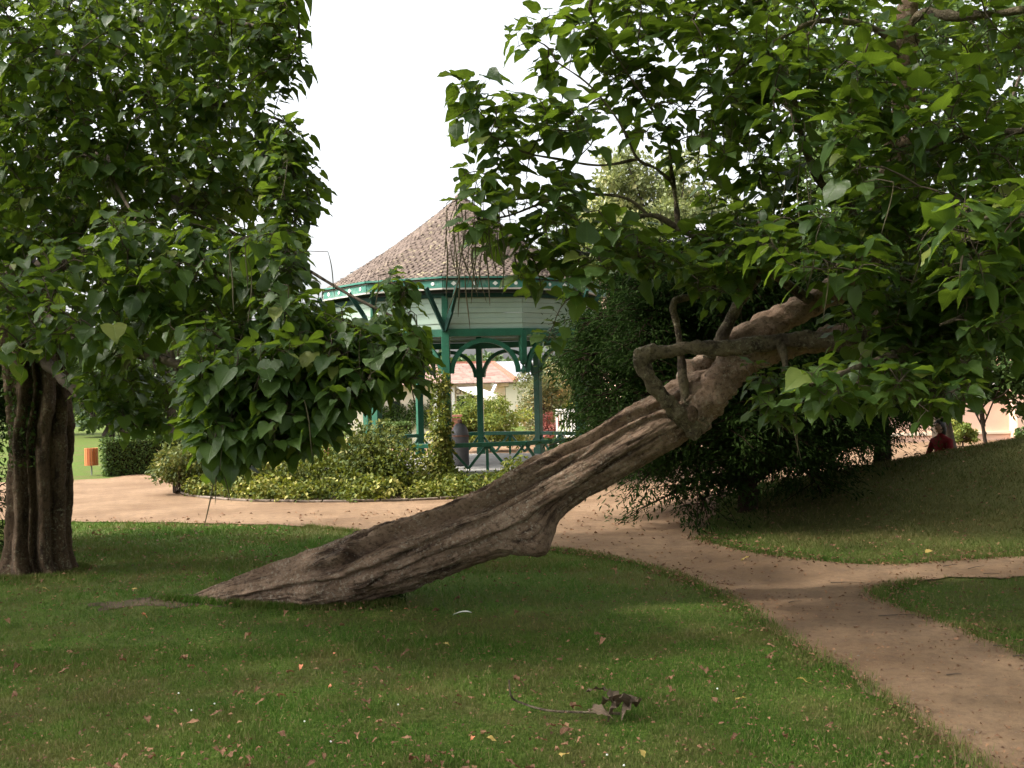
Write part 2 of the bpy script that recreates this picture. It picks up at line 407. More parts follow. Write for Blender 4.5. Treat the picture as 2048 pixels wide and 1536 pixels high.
def spline(ctrl, n):
    """catmull-rom through rows of ctrl"""
    c = np.asarray(ctrl, float); c = np.vstack([2 * c[0] - c[1], c, 2 * c[-1] - c[-2]])
    m = len(c) - 3
    u = np.linspace(0, m - 1e-6, n); i = u.astype(int); t = (u - i)[:, None]
    p0, p1, p2, p3 = c[i], c[i + 1], c[i + 2], c[i + 3]
    return 0.5 * (2 * p1 + (p2 - p0) * t + (2 * p0 - 5 * p1 + 4 * p2 - p3) * t ** 2 + (3 * p1 - p0 - 3 * p2 + p3) * t ** 3)
def fbm(p, oct=4):
    return mnoise.fractal(Vector(p), 1.0, 2.0, oct, noise_basis='PERLIN_ORIGINAL')

def trunk_mesh(name, ctrl, up, disp, nring, nseg, mat, seam=PI):
    """ctrl rows: x,y,z,r ; disp(s, th, pos)-> radius factor ; th measured from 'up'"""
    c = spline(ctrl, nring); pts, r = c[:, :3], np.abs(c[:, 3])
    t = np.gradient(pts, axis=0); t /= np.linalg.norm(t, axis=1)[:, None]
    b = np.cross(t, np.array(up, float)); b /= np.linalg.norm(b, axis=1)[:, None]
    nn = np.cross(b, t)
    th = np.linspace(seam, seam + 2 * PI, nseg + 1)
    s = np.linspace(0, 1, nring)
    v = np.zeros((nring, nseg + 1, 3)); 
    L = np.concatenate([[0], np.cumsum(np.linalg.norm(np.diff(pts, axis=0), axis=1))])
    for i in range(nring):
        for j in range(nseg):
            d = np.cos(th[j]) * nn[i] + np.sin(th[j]) * b[i]
            v[i, j] = pts[i] + d * r[i] * disp(s[i], (th[j] + PI) % (2 * PI) - PI, pts[i] + d * r[i])
        v[i, nseg] = v[i, 0]
    uv = np.stack(np.broadcast_arrays((th[None, :] - seam) / (2 * PI), L[:, None] * 0.12), -1)
    w = nseg + 1
    i = np.arange(nring - 1)[:, None] * w; j = np.arange(nseg)[None, :]
    f = np.stack([i + j, i + j + 1, i + w + j + 1, i + w + j], -1).reshape(-1, 4)
    # the seam column is shared so the surface is closed; uv is given per corner
    fuv = uv.reshape(-1, 2)[f.ravel()]
    f2 = np.where(f % w == nseg, f - nseg, f)
    return mesh_np(name, v.reshape(-1, 3), f2, mat, uv=fuv, smooth=True)

# ------------------------------------------------------------------ ground
def grid(name, xs, ys, mat, zoff=0.0):
    X, Y = np.meshgrid(xs, ys); Z = terr(X, Y) + zoff
    v = np.stack([X, Y, Z], -1).reshape(-1, 3); w = len(xs)
    i = np.arange(len(ys) - 1)[:, None] * w; j = np.arange(w - 1)[None, :]
    f = np.stack([i + j, i + j + 1, i + w + j + 1, i + w + j], -1).reshape(-1, 4)
    return mesh_np(name, v, f, mat, smooth=True)
def axis(fine_lo, fine_hi, step, lo, hi):
    a = list(np.arange(fine_lo, fine_hi + 1e-6, step)); s = step
    x = a[-1]
    while x < hi: s *= 1.35; x += s; a.append(x)
    x = a[0]; s = step
    while x > lo: s *= 1.35; x -= s; a.insert(0, x)
    return np.array(a)
lawn = link('lawn', grid('lawn', axis(-9, 13, 0.25, -900, 900), axis(2, 22, 0.25, -60, 1600), M['lawn'], -0.012))
tag(lawn, None, None, kind='structure')

def ragged(poly, step=0.07, amp=0.045, seed=0):
    out = []
    for i in range(len(poly)):
        a, b = np.array(poly[i][:2]), np.array(poly[(i + 1) % len(poly)][:2])
        L = np.linalg.norm(b - a); near = min(a[1], b[1]) < 24
        n = max(1, int(L / (step if near else 1.0)))
        for k_ in range(n):
            p = a + (b - a) * k_ / n
            if near:
                q = Vector((p[0] * 2.1, p[1] * 2.1, seed))
                p = p + np.array([fbm(q), fbm(q + Vector((9, 3, 1)))]) * amp * 2.2
                q = q * 6; p = p + np.array([fbm(q), fbm(q + Vector((5, 8, 2)))]) * amp
            out.append((float(p[0]), float(p[1])))
    return out
def smooth_line(px, n=40):
    g = [tuple(G(*q))[:2] for q in px]
    return [tuple(r) for r in spline(g, n)]
edge_near = smooth_line([(2060, 1640), (1960, 1536), (1830, 1440), (1700, 1350), (1560, 1268), (1480, 1212), (1400, 1170), (1330, 1142), (1200, 1112), (1100, 1099), (1000, 1090), (880, 1078), (700, 1060), (560, 1050), (400, 1046), (140, 1043), (-100, 1040), (-500, 1036)], 70)
edge_far = [tuple(G(*q))[:2] for q in [(-500, 978), (-100, 968), (140, 960), (215, 957), (300, 944), (345, 936), (430, 922)]]
edge_back = [(-9, 36), (-4, 37), (2, 37), (3.5, 33), (16, 33), (30, 33), (30, 21), (14, 20.2), (8, 19.6), (4.6, 18.2), (3.3, 16.4), (2.75, 14.6)]
edge_mound = smooth_line([(1395, 1076), (1460, 1094), (1560, 1112), (1750, 1129), (1900, 1122), (2048, 1112), (2400, 1095)], 24)
edge_small = [tuple(G(*q))[:2] for q in [(2400, 1146), (2048, 1152), (1900, 1157)]] + smooth_line([(1850, 1161), (1790, 1172), (1755, 1187), (1790, 1205), (1900, 1250), (2048, 1312), (2300, 1430), (2600, 1640)], 30)
path_poly = ragged(edge_near + edge_far + edge_back + edge_mound + edge_small, seed=1.3)

def in_poly(x, y, poly):
    poly = np.asarray(poly); c = np.zeros(x.shape, bool)
    px, py = poly[:, 0], poly[:, 1]; qx, qy = np.roll(px, 1), np.roll(py, 1)
    for i in range(len(poly)):
        if py[i] == qy[i]: continue
        cond = ((py[i] > y) != (qy[i] > y))
        if not cond.any(): continue
        c ^= cond & (x < (qx[i] - px[i]) * (y - py[i]) / (qy[i] - py[i]) + px[i])
    return c
def sheet(name, poly, mat, step, zoff):
    P_ = np.array(poly); lo, hi = P_.min(0), P_.max(0)
    X, Y = np.meshgrid(np.arange(lo[0], hi[0], step), np.arange(lo[1], hi[1], step))
    X, Y = X.ravel() + 0.013, Y.ravel() + 0.017
    k_ = in_poly(X, Y, poly)
    pts = [Vector(p) for p in poly] + [Vector(p) for p in zip(X[k_].tolist(), Y[k_].tolist())]
    n = len(poly)
    vo, eo, fo, _, _, _ = delaunay_2d_cdt(pts, [(i, (i + 1) % n) for i in range(n)], [list(range(n))], 1, 1e-5)
    v = np.array([tuple(p) for p in vo]); z = terr(v[:, 0], v[:, 1]) + zoff
    return mesh_np(name, np.c_[v, z], np.array([f for f in fo if len(f) == 3]), mat, smooth=True)
path = link('path', sheet('path', path_poly, M['path'], 0.45, 0.004))
tag(path, None, None, kind='structure')

BED_C, BED_R = (-2.35, 22.9), (4.75, 4.55)
bed_poly = [(BED_C[0] + BED_R[0] * math.cos(a), BED_C[1] + BED_R[1] * math.sin(a)) for a in np.linspace(0, 2 * PI, 90, endpoint=False)]
bed = link('flower_bed', sheet('flower_bed', ragged(bed_poly, 0.2, 0.03, 4.0), M['soil'], 0.5, 0.012))
tag(bed, None, None, kind='structure')

# ------------------------------------------------------------------ leaf clouds
def rot_frames(fwd, nrm):
    fwd = fwd / (np.linalg.norm(fwd, axis=1)[:, None] + 1e-9)
    nrm = nrm - (nrm * fwd).sum(1)[:, None] * fwd
    nrm = nrm / (np.linalg.norm(nrm, axis=1)[:, None] + 1e-9)
    return np.cross(fwd, nrm), fwd, nrm
def stamp(T, F, p, side, fwd, nrm, L):
    N, V = len(p), len(T)
    v = p[:, None, :] + L[:, None, None] * (T[None, :, 0:1] * side[:, None, :] + T[None, :, 1:2] * fwd[:, None, :] + T[None, :, 2:3] * nrm[:, None, :])
    f = (np.arange(N) * V)[:, None, None] + F[None]
    return v.reshape(-1, 3), f.reshape(-1, F.shape[1])
# small leaf: a folded rhombus (4 triangles would be the same quads)
SM_T = np.array([(0, 0, 0), (0.32, 0.45, 0.07), (0, 1.0, -0.06), (-0.32, 0.45, 0.07)])
SM_F = np.array([(0, 1, 2), (0, 2, 3)])
def leaf_cloud(name, centers, radii, n, size, mat, parent=None, up=0.5, squash=None, seed=0, lobes=None, shell=0.0, T=SM_T, tilt=0.8):
    """n small leaves in gaussian clumps; centers (k,3), radii (k,3)"""
    r = np.random.default_rng(seed)
    centers = np.asarray(centers, float); radii = np.asarray(radii, float)
    if radii.ndim == 1: radii = np.repeat(radii[None], len(centers), 0)
    w = radii.prod(1) ** 0.7; w /= w.sum()
    idx = r.choice(len(centers), n, p=w)
    d = r.normal(size=(n, 3)); d /= np.linalg.norm(d, axis=1)[:, None]
    rad = r.random(n) ** (1 / 3) * (1 - shell) + shell
    rad = rad * (0.85 + 0.25 * r.random(n))
    p = centers[idx] + d * rad[:, None] * radii[idx]
    nrm = r.normal(size=(n, 3)) * tilt + np.array([0, 0, up]) + d * 0.6
    fwd = r.normal(size=(n, 3)) + np.array([0, 0, -0.35]) + d * 0.5
    L = size * (0.6 + 0.8 * r.random(n))
    v, f = stamp(T, SM_F, p, *rot_frames(fwd, nrm), L)
    clump_t = r.random(len(centers))[idx] * 0.5
    tint = np.repeat(np.clip(clump_t + 0.5 * r.random(n), 0, 1), len(T))
    o = link(name, mesh_np(name, v, f, mat, tint=tint), parent)
    return stuffpart(o)
def blob_points(c, R, k, seed, lo=0.45, flat=False):
    r = np.random.default_rng(seed)
    d = r.normal(size=(k, 3)); d /= np.linalg.norm(d, axis=1)[:, None]
    if flat: d[:, 2] = np.abs(d[:, 2])
    return np.array(c) + d * (lo + (1 - lo) * r.random(k))[:, None] * np.array(R)

# catalpa leaf template: heart-shaped, folded on the midrib
half = [(0.15, -0.075), (0.33, -0.045), (0.445, 0.10), (0.475, 0.27), (0.415, 0.46), (0.29, 0.65), (0.15, 0.82), (0.055, 0.93)]
midy = [0.035, 0.10, 0.27, 0.46, 0.65, 0.82, 0.93, 1.03]
def leaf_template(fold, droop, wave, twist, seed):
    r = np.random.default_rng(seed)
    V, F, UV = [], [], []
    for y in midy: V.append((0, y, 0)); UV.append((y, 0.5))
    nm = len(midy)
    for sgn in (1, -1):
        base = len(V)
        for i, (x, y) in enumerate(half):
            V.append((sgn * x * (1 + 0.06 * r.normal()), y + 0.012 * r.normal(), fold * abs(x) + wave * math.sin(i * 2.3 + sgn * 1.1 + seed)))
            UV.append((y, 0.5 + sgn * x))
        def tri(a, b, c): F.append((a, b, c) if sgn > 0 else (a, c, b))
        tri(0, base + 0, base + 1); tri(0, base + 1, 1); tri(1, base + 1, base + 2); 
        tri(1, base + 2, base + 3); tri(1, base + 3, 2); tri(2, base + 3, base + 4); tri(2, base + 4, 3)
        tri(3, base + 4, base + 5); tri(3, base + 5, 4); tri(4, base + 5, base + 6); tri(4, base + 6, 5)
        tri(5, base + 6, base + 7); tri(5, base + 7, 6); tri(6, base + 7, 7)
    V = np.array(V); 
    V[:, 2] += -droop * V[:, 1] ** 2 + twist * V[:, 0] * V[:, 1]
    return V, np.array(F), np.array(UV)
TEMPL = [leaf_template(0.22, 0.16, 0.02, 0.05, 1), leaf_template(0.10, 0.34, 0.03, -0.12, 2), leaf_template(0.34, 0.22, 0.03, 0.12, 3), leaf_template(0.05, 0.08, 0.035, 0.0, 5), leaf_template(0.55, 0.42, 0.05, -0.2, 6), leaf_template(-0.12, 0.28, 0.05, 0.25, 8), leaf_template(0.28, -0.10, 0.045, -0.25, 9)]

class Catalpa:
    def __init__(s, name, loc, label):
        s.root = empty(name, loc, label, 'tree')
        s.leaves = [[], [], [], [], []]      # p, fwd, nrm, L, tint
        s.nodes = []                          # branch points twigs can start from
        s.twigs = Acc(); s.pods = []
    def limb(s, ctrl, nm='branch', seg=14, mat=None, n=None, rough=0.10):
        c = spline(ctrl, n or len(ctrl) * 7)
        pts, rad = c[:, :3], np.maximum(np.abs(c[:, 3]), 0.004)
        rad = rad * np.array([1 + rough * fbm(Vector(p) * 5, 3) for p in pts])
        v, f = tube_np(pts, rad, seg)
        ce = (v.reshape(-1, seg, 3) - pts[:, None]).reshape(-1, 3)
        k_ = np.array([1 + 0.42 * fbm(Vector(q) * 8, 4) + 0.12 * fbm(Vector(q) * 30, 2) for q in v])
        v = np.repeat(pts, seg, 0) + ce * k_[:, None]
        o = link(nm, mesh_np(nm, v, f, mat or M['limb'], uv=np.zeros((len(v), 2)), smooth=True), s.root)
        local(o, s.root)
        s.nodes += [tuple(p) for p in pts[2:]]
        return o
    def grow(s, tips, sizes, out_from, droop=(0.25, 0.75), nleaf=(5, 8), upness=0.9, pod=0.0, rs=0, leafk=0.72):
        """twig to each tip, a whorl of leaves on it"""
        r = np.random.default_rng(rs)
        tips = np.asarray(tips, float); nodes = np.array(s.nodes)
        d0 = np.array([np.min(np.linalg.norm(nodes - t, axis=1)) for t in tips])
        order = np.argsort(d0)
        node_list = np.vstack([nodes, np.zeros((len(tips) * 3, 3))]); cnt = len(nodes)
        for i in order:
            t = tips[i]
            dd = np.linalg.norm(node_list[:cnt] - t, axis=1)
            k_ = int(np.argmin(dd)); a = node_list[k_]; L = dd[k_]
            if L > 0.02:
                sag = np.array([0, 0, 0.10 * L]) + r.normal(size=3) * 0.07 * L
                pp = spline([a, a + (t - a) * 0.35 + sag, a + (t - a) * 0.7 + sag * 0.8, t], 6 if L < 0.8 else 9)
                r0 = 0.0045 + 0.0075 * min(L, 1.6)
                s.twigs.add(*tube_np(pp, np.linspace(r0, 0.003, len(pp)), 5))
                for q in (pp[len(pp) // 3], pp[2 * len(pp) // 3], t): node_list[cnt] = q; cnt += 1
            ax = t - a if L > 0.02 else t - np.array(out_from)
            ax = ax / (np.linalg.norm(ax) + 1e-9) * 0.8 + (t - np.array(out_from)) / (np.linalg.norm(t - np.array(out_from)) + 1e-9) * 0.4
            ax = ax / np.linalg.norm(ax)
            nl = r.integers(nleaf[0], nleaf[1] + 1)
            ph = r.random() * 6.28
            e1 = np.cross(ax, [0.1, 0.2, 0.97]); e1 /= np.linalg.norm(e1); e2 = np.cross(ax, e1)
            for j in range(nl):
                an = ph + j * 2.4
                rad = math.cos(an) * e1 + math.sin(an) * e2
                h = rad * 0.9 + ax * (0.15 + 0.5 * r.random())
                pet = 0.04 + 0.09 * r.random()
                back = -ax * 0.16 * (j / nl) * (0.5 + r.random())
                base = t + back
                pdir = h + np.array([0, 0, 0.15]); pdir /= np.linalg.norm(pdir)
                q = base + pdir * pet
                dr = droop[0] + (droop[1] - droop[0]) * r.random()
                hh = np.array([h[0], h[1], h[2] * 0.35]); hh /= np.linalg.norm(hh) + 1e-6
                fw = hh * math.cos(dr) + np.array([0, 0, -math.sin(dr)])
                nm = np.array([0, 0, upness]) + hh * math.sin(dr) * 0.9 + r.normal(size=3) * 0.28
                Lf = sizes[i] * leafk * (0.45 + 0.75 * r.random())
                s.leaves[0].append(q); s.leaves[1].append(fw); s.leaves[2].append(nm); s.leaves[3].append(Lf); s.leaves[4].append(r.random())
                s.twigs.add(*tube_np(np.array([base, base + pdir * pet * 0.6 + np.array([0, 0, 0.008]), q]), np.array([0.0028, 0.002, 0.0017]), 3))
            if r.random() < pod:
                for _ in range(r.integers(2, 5)):
                    s.pods.append((t + r.normal(size=3) * 0.04, 0.22 + 0.2 * r.random()))
    def canopy(s, blobs, n, seed):
        """the rest of the crown, unseen overhead and beside the view, added for its shade"""
        r = np.random.default_rng(seed)
        w = np.array([np.prod(R) for _, R in blobs]); k_ = r.choice(len(blobs), n, p=w / w.sum())
        c = np.array([q for q, _ in blobs])[k_]; R = np.array([q for _, q in blobs])[k_]
        d = r.normal(size=(n, 3)); d /= np.linalg.norm(d, axis=1)[:, None]
        p = c + d * R * (r.random(n) ** (1 / 3))[:, None]
        x, y, D = project(np.where(p[:, 1:2] < 0.6, np.array([[0, 1, 90.]]), p))
        marg = 0.35 / np.maximum(D, 0.6) * FPX + 60
        ok = (p[:, 2] > 2.3) & ((p[:, 1] < 0.6) | (y < -marg) | (x < -marg) | (x > 2048 + marg))
        p = p[ok]; n = len(p); a = r.random(n) * 2 * PI; dr = r.random(n) * 0.7
        fw = np.stack([np.cos(a) * np.cos(dr), np.sin(a) * np.cos(dr), -np.sin(dr)], -1)
        nm = np.array([0, 0, 1.0]) + r.normal(size=(n, 3)) * 0.35
        for l_, q in zip(s.leaves, (p, fw, nm, 0.15 + 0.1 * r.random(n), r.random(n))): l_.extend(list(q))
    def finish(s, seed, n_single=300, n_pods=80):
        p, fw, nm, L, tint = (np.array(a) for a in s.leaves)
        side, fw, nm = rot_frames(fw, nm)
        rv = np.random.default_rng(seed); var = rv.integers(0, len(TEMPL), len(p)); side = side * (0.70 + 0.38 * rv.random(len(p)))[:, None]
        x, y, D = project(p + fw * L[:, None] * 0.5)
        inf = (x > -10) & (x < 2058) & (y > -10) & (y < 1546) & (D > 1)
        view = p - np.array([0, 0, EYE]); view /= np.linalg.norm(view, axis=1)[:, None]
        score = (L / np.maximum(D, 0.5)) ** 2 * (0.25 + np.abs((nm * view).sum(1))) * inf
        # keep leaves that no other leaf covers at their middle
        best = {}
        for i in np.where(inf)[0]:
            key = (int(x[i] // 26), int(y[i] // 26))
            if key not in best or D[i] < D[best[key]]: best[key] = i
        front = np.zeros(len(p), bool); front[list(best.values())] = True
        pick = np.argsort(-(score * (0.15 + front)))[:n_single]
        single = np.zeros(len(p), bool); single[pick] = True
        meshes = [mesh_np('leaf', T, F, M['leaf_obj'], uv=UV, smooth=True) for T, F, UV in TEMPL]
        for i in pick:
            o = link('leaf', meshes[var[i]], s.root)
            m = Matrix((Vector(side[i]), Vector(fw[i]), Vector(nm[i]))).transposed() * float(L[i])
            m = m.to_4x4(); m.translation = Vector(p[i]) - s.root.location
            o.matrix_basis = m
        acc = Acc(); uvs, tn = [], []
        for k_, (T, F, UV) in enumerate(TEMPL):
            q = (~single) & (var == k_)
            v, f = stamp(T, F, p[q], side[q], fw[q], nm[q], L[q])
            acc.add(v, f); uvs.append(np.tile(UV, (q.sum(), 1))); tn.append(np.repeat(tint[q], len(T)))
        v, f = acc.arrays()
        o = link('crown', mesh_np('crown', v, f, M['leaf'], uv=np.concatenate(uvs), tint=np.concatenate(tn), smooth=True), s.root)
        stuffpart(local(o, s.root))
        v, f = s.twigs.arrays()
        o = link('twigs', mesh_np('twigs', v, f, M['twig'], smooth=True), s.root)
        stuffpart(local(o, s.root))
        # seed pods: long hanging beans
        if s.pods:
            rr = np.random.default_rng(seed + 5); pm = []
            for k_ in range(4):
                z = np.linspace(0, -1, 9)
                bx, by = rr.normal(0, 0.05, 2)
                pts = np.stack([bx * z * z, by * z * z + 0.02 * np.sin(z * 5), z], -1)
                v, f = tube_np(pts, np.array([.006, .010, .0125, .0135, .0135, .013, .012, .009, .003]), 6)
                pm.append(mesh_np('seed_pod', v, f, M['pod'], smooth=True))
            for (q, l) in s.pods[:n_pods]:
                o = link('seed_pod', pm[rr.integers(0, 4)], s.root)
                o.location = Vector(q) - s.root.location; o.scale = (l, l, l) ; o.rotation_euler = (rr.normal(0, .10), rr.normal(0, .10), rr.random() * 6)
        print(s.root.name, 'leaves', len(p))

def sample_poly(poly, n, dfun, r):
    """tips inside a region of the photograph, evenly spread, at a distance dfun(x, y, rnd)"""
    poly = np.array(poly, float); lo, hi = poly.min(0), poly.max(0); out = []; got = []
    while len(out) < n:
        c = lo + (hi - lo) * r.random((14, 2)); c = c[in_poly(c[:, 0], c[:, 1], poly)][:5]
        if not len(c): continue
        if got:
            g = np.array(got); k_ = int(np.argmax(np.min(np.linalg.norm(c[:, None] - g[None], axis=2), axis=1)))
        else: k_ = 0
        x, y = c[k_]; got.append((x, y)); out.append(tuple(P(x, y, dfun(x, y, r.random()))))
    return out
def px_ctrl(rows):
    """rows (px x, px y, distance, radius in px)"""
    return [tuple(P(x, y, D)) + (rp * D / FPX,) for x, y, D, rp in rows]

# ------------------------------------------------------------------ leaning catalpa
LB = G(640, 1205)
lean = Catalpa('leaning_catalpa', (LB.x, LB.y, 0), 'large-leaved tree whose thick furrowed trunk leans low across the lawn')
tr_rows = [(385, 1200, 9.68, 9), (415, 1195, 9.66, 17), (450, 1189, 9.64, 26), (515, 1179, 9.58, 38), (600, 1166, 9.52, 54), (700, 1143, 9.45, 67), (790, 1113, 9.4, 70), (880, 1082, 9.35, 67),
           (980, 1040, 9.3, 65), (1080, 982, 9.25, 60), (1200, 917, 9.2, 56), (1300, 859, 9.15, 55), (1365, 820, 9.12, 52), (1410, 785, 9.12, 46), (1440, 760, 9.12, 30)]
CREASE = [  # theta0, slope per s, s range, depth, width
    (0.95, -0.35, (0.30, 0.72), 0.42, 0.12), (1.45, -0.55, (0.16, 0.60), 0.22, 0.10), (0.50, 0.25, (0.36, 0.58), 0.12, 0.07),
    (0.72, 0.45, (0.57, 0.97), 0.34, 0.11), (1.22, 0.10, (0.66, 0.99), 0.16, 0.12), (0.35, 0.0, (0.12, 0.34), 0.20, 0.08), (1.95, -0.3, (0.35, 0.8), 0.14, 0.16),
    (0.10, 0.4, (0.5, 0.85), 0.10, 0.06), (-0.5, 0.2, (0.1, 0.95), 0.2, 0.15), (-1.2, 0.1, (0.1, 0.95), 0.2, 0.15), (2.4, 0.2, (0.2, 0.5), 0.15, 0.2)]
def lean_disp(s, th, p):
    k_ = 1.0
    wob0 = 0.08 * math.sin(s * 23)
    for t0, sl, (a, b), dep, w in CREASE:
        win = max(0.0, min(1.0, (s - a) / 0.05)) * max(0.0, min(1.0, (b - s) / 0.06))
        if win <= 0: continue
        wob = wob0 + 0.22 * fbm(Vector((s * 8, t0 * 9.7, 0)), 3)
        d = th - (t0 + sl * (s - 0.5) + wob * (1 if t0 > 0 else 0.5))
        k_ += win * (-dep * (math.exp(-d / (1.9 * w)) if d > 0 else math.exp(-(d / (0.3 * w)) ** 2)) + 0.55 * dep * math.exp(-((d + 1.3 * w) / (1.2 * w)) ** 2))
    # root flare: uneven buttresses towards the turf
    if s < 0.42:
        fl = max(0.0, 0.25 + fbm(Vector((s * 21, 4.4, 1)), 2) * 1.3)
        k_ += 0.40 * fl * math.exp(-((th - 1.75) / 0.42) ** 2) * (1 - sst(0.30, 0.42, s)) * sst(0.0, 0.06, s)
        k_ += 0.22 * fl * math.exp(-((th + 1.5) / 0.5) ** 2) * (1 - sst(0.30, 0.42, s))
    # burl hanging under the trunk, collar below the fork, hole near the root
    k_ += 0.85 * math.exp(-((s - 0.615) / 0.026) ** 2 - ((th - 2.55) / 0.60) ** 2)
    k_ += 0.20 * math.exp(-((s - 0.585) / 0.045) ** 2 - ((th - 2.5) / 0.8) ** 2)
    k_ += 0.22 * math.exp(-((s - 0.90) / 0.05) ** 2 - ((th - 1.5) / 0.5) ** 2)
    k_ -= 0.35 * math.exp(-((s - 0.235) / 0.028) ** 2 - ((th - 0.55) / 0.10) ** 2)
    k_ -= 0.30 * math.exp(-((s - 0.40) / 0.006) ** 2 - ((th - 0.62) / 0.10) ** 2)
    k_ -= 0.30 * math.exp(-((s - 0.925) / 0.012) ** 2 - ((th - 1.75) / 0.16) ** 2)
    k_ += 0.09 * fbm(Vector(p) * 2.6, 4)
    q = Vector((s * 9, th * 3.4, 0)); k_ += 0.06 * fbm(q, 4)
    q = Vector((s * 16 + 3, th * 9 + 2.5 * fbm(Vector((s * 8, th, 2)), 2), 5)); k_ += 0.085 * (0.35 - abs(fbm(q, 4)))
    q = Vector(p) * 17; k_ += 0.034 * fbm(q, 4)
    return k_
trunk = link('trunk', trunk_mesh('trunk', px_ctrl(tr_rows), (0, 0, 1), lean_disp, 420, 150, M['bark_lean'], seam=-2.2), lean.root)
local(trunk, lean.root)
# surface roots running into the turf
for rows in ([(500, 1192, 14), (430, 1194, 11), (370, 1192, 7), (320, 1196, 4)], [(560, 1172, 20), (480, 1180, 12), (410, 1186, 7), (360, 1190, 3)]):
    lean.limb([tuple(G(x, y + rp * 0.55) + Vector((0, 0, 0.35 * rp * 9.6 / FPX - 0.012))) + (rp * 9.6 / FPX,) for x, y, rp in rows], 'root', 14, M['bark_lean'], 40, 0.25)
lean.nodes = []
# bare earth round the root
ms_ = [(LB.x - 1.0 + 1.0 * math.cos(a), LB.y + 0.12 + 0.26 * math.sin(a)) for a in np.linspace(0, 2 * PI, 60, endpoint=False)]
o = link('bare_earth', sheet('bare_earth', ragged([(LB.x - 1.05 + 1.15 * math.cos(a), LB.y + 0.10 + 0.27 * math.sin(a)) for a in np.linspace(0, 2 * PI, 60, endpoint=False)], 0.06, 0.09, 7.0), M['bare'], 0.15, -0.007)); tag(o, None, None, kind='structure')
bare_poly = ms_

LIMBS = [
    # upper fork carrying the crown
    [(1330, 830, 9.25, 38), (1392, 760, 9.32, 36), (1445, 708, 9.36, 31), (1560, 640, 9.38, 29), (1660, 582, 9.3, 28), (1740, 490, 9.2, 28), (1790, 330, 9.1, 24), (1812, 150, 9.0, 21), (1820, -60, 8.9, 18), (1840, -300, 8.8, 12)],
    # lower fork
    [(1370, 845, 9.05, 44), (1425, 780, 8.98, 36), (1480, 728, 8.95, 30), (1545, 702, 8.95, 25), (1640, 682, 8.9, 22), (1760, 640, 8.6, 22), (1900, 560, 8.2, 17), (2080, 470, 7.8, 12)],
    # hooked limb
    [(1400, 860, 8.95, 24), (1352, 822, 8.85, 18), (1308, 772, 8.75, 14), (1282, 730, 8.72, 17), (1292, 706, 8.7, 18), (1335, 703, 8.7, 13), (1372, 694, 8.7, 13), (1450, 696, 8.68, 15), (1560, 682, 8.65, 15), (1640, 678, 8.6, 17), (1720, 690, 8.5, 24), (1796, 694, 8.4, 22), (1850, 655, 8.2, 19), (1920, 606, 8.0, 16), (2048, 555, 7.6, 13), (2230, 480, 7.2, 8)],
    # small upright stem with a cut head
    [(1372, 830, 8.95, 15), (1368, 780, 8.9, 10), (1362, 710, 8.88, 7), (1354, 650, 8.88, 6), (1346, 612, 8.88, 8), (1362, 598, 8.88, 8), (1410, 590, 8.9, 4)],
    [(1420, 720, 9.2, 16), (1445, 670, 9.2, 13), (1478, 610, 9.15, 11), (1520, 540, 9.1, 9), (1510, 470, 9.0, 8), (1420, 460, 8.9, 8)],
    # arching branch towards the bandstand
    [(1620, 600, 9.2, 16), (1500, 520, 9.0, 13), (1400, 478, 8.8, 11), (1350, 452, 8.7, 10), (1305, 430, 8.6, 9), (1262, 440, 8.5, 7), (1210, 470, 8.4, 5)],
    # pale upright shoot
    [(1358, 462, 8.7, 9), (1352, 400, 8.7, 8), (1343, 340, 8.6, 7), (1335, 270, 8.5, 6), (1300, 210, 8.4, 5), (1235, 115, 8.3, 4), (1180, 20, 8.2, 3)],
    [(1344, 362, 8.6, 6), (1310, 335, 8.5, 5), (1275, 316, 8.4, 5), (1240, 245, 8.3, 4), (1180, 170, 8.2, 3), (1110, 120, 8.1, 2.5)],
    [(1275, 318, 8.4, 5), (1200, 330, 8.3, 4), (1120, 318, 8.2, 4), (1040, 300, 8.1, 3), (960, 250, 8.0, 2.5)],
    [(1300, 432, 8.6, 6), (1250, 395, 8.5, 5), (1170, 388, 8.4, 5), (1100, 400, 8.2, 4), (1020, 430, 8.0, 4), (960, 440, 7.9, 3)],
    [(1812, 130, 9.0, 12), (1760, 60, 8.9, 9), (1640, 40, 8.7, 7), (1540, 90, 8.5, 5), (1460, 150, 8.4, 4)],
    [(1810, 60, 9.0, 14), (1850, 25, 8.8, 13), (1930, 30, 8.5, 11), (2050, 18, 8.2, 9), (2200, 0, 8.0, 6)],
    [(1740, 490, 9.2, 14), (1700, 420, 9.0, 10), (1640, 360, 8.8, 8), (1600, 260, 8.5, 6), (1590, 190, 8.2, 5)],
    [(1790, 340, 9.1, 13), (1850, 300, 8.7, 10), (1930, 270, 8.0, 8), (2050, 260, 7.2, 6)],
    [(1560, 680, 8.65, 10), (1570, 740, 8.4, 7), (1540, 790, 8.2, 4), (1520, 820, 8.1, 3)],
    [(1720, 690, 8.5, 9), (1780, 760, 8.0, 7), (1850, 790, 7.5, 5), (1930, 800, 7.2, 3)],
    [(1860, 640, 8.2, 10), (1800, 700, 7.6, 8), (1700, 740, 7.0, 6), (1620, 770, 6.7, 4)],
    [(2048, 555, 7.6, 9), (1990, 590, 7.3, 7), (1930, 630, 7.1, 5), (1880, 650, 7.0, 3)],
    [(2200, 480, 7.2, 9), (2120, 440, 6.9, 7), (2030, 430, 6.6, 5), (1940, 440, 6.4, 3)],
]
LIMBS = [[(x, y, D, rp * (0.6 if 5 <= i <= 9 else 0.8 if i in (10, 11) else 1)) for x, y, D, rp in L_] for i, L_ in enumerate(LIMBS)]
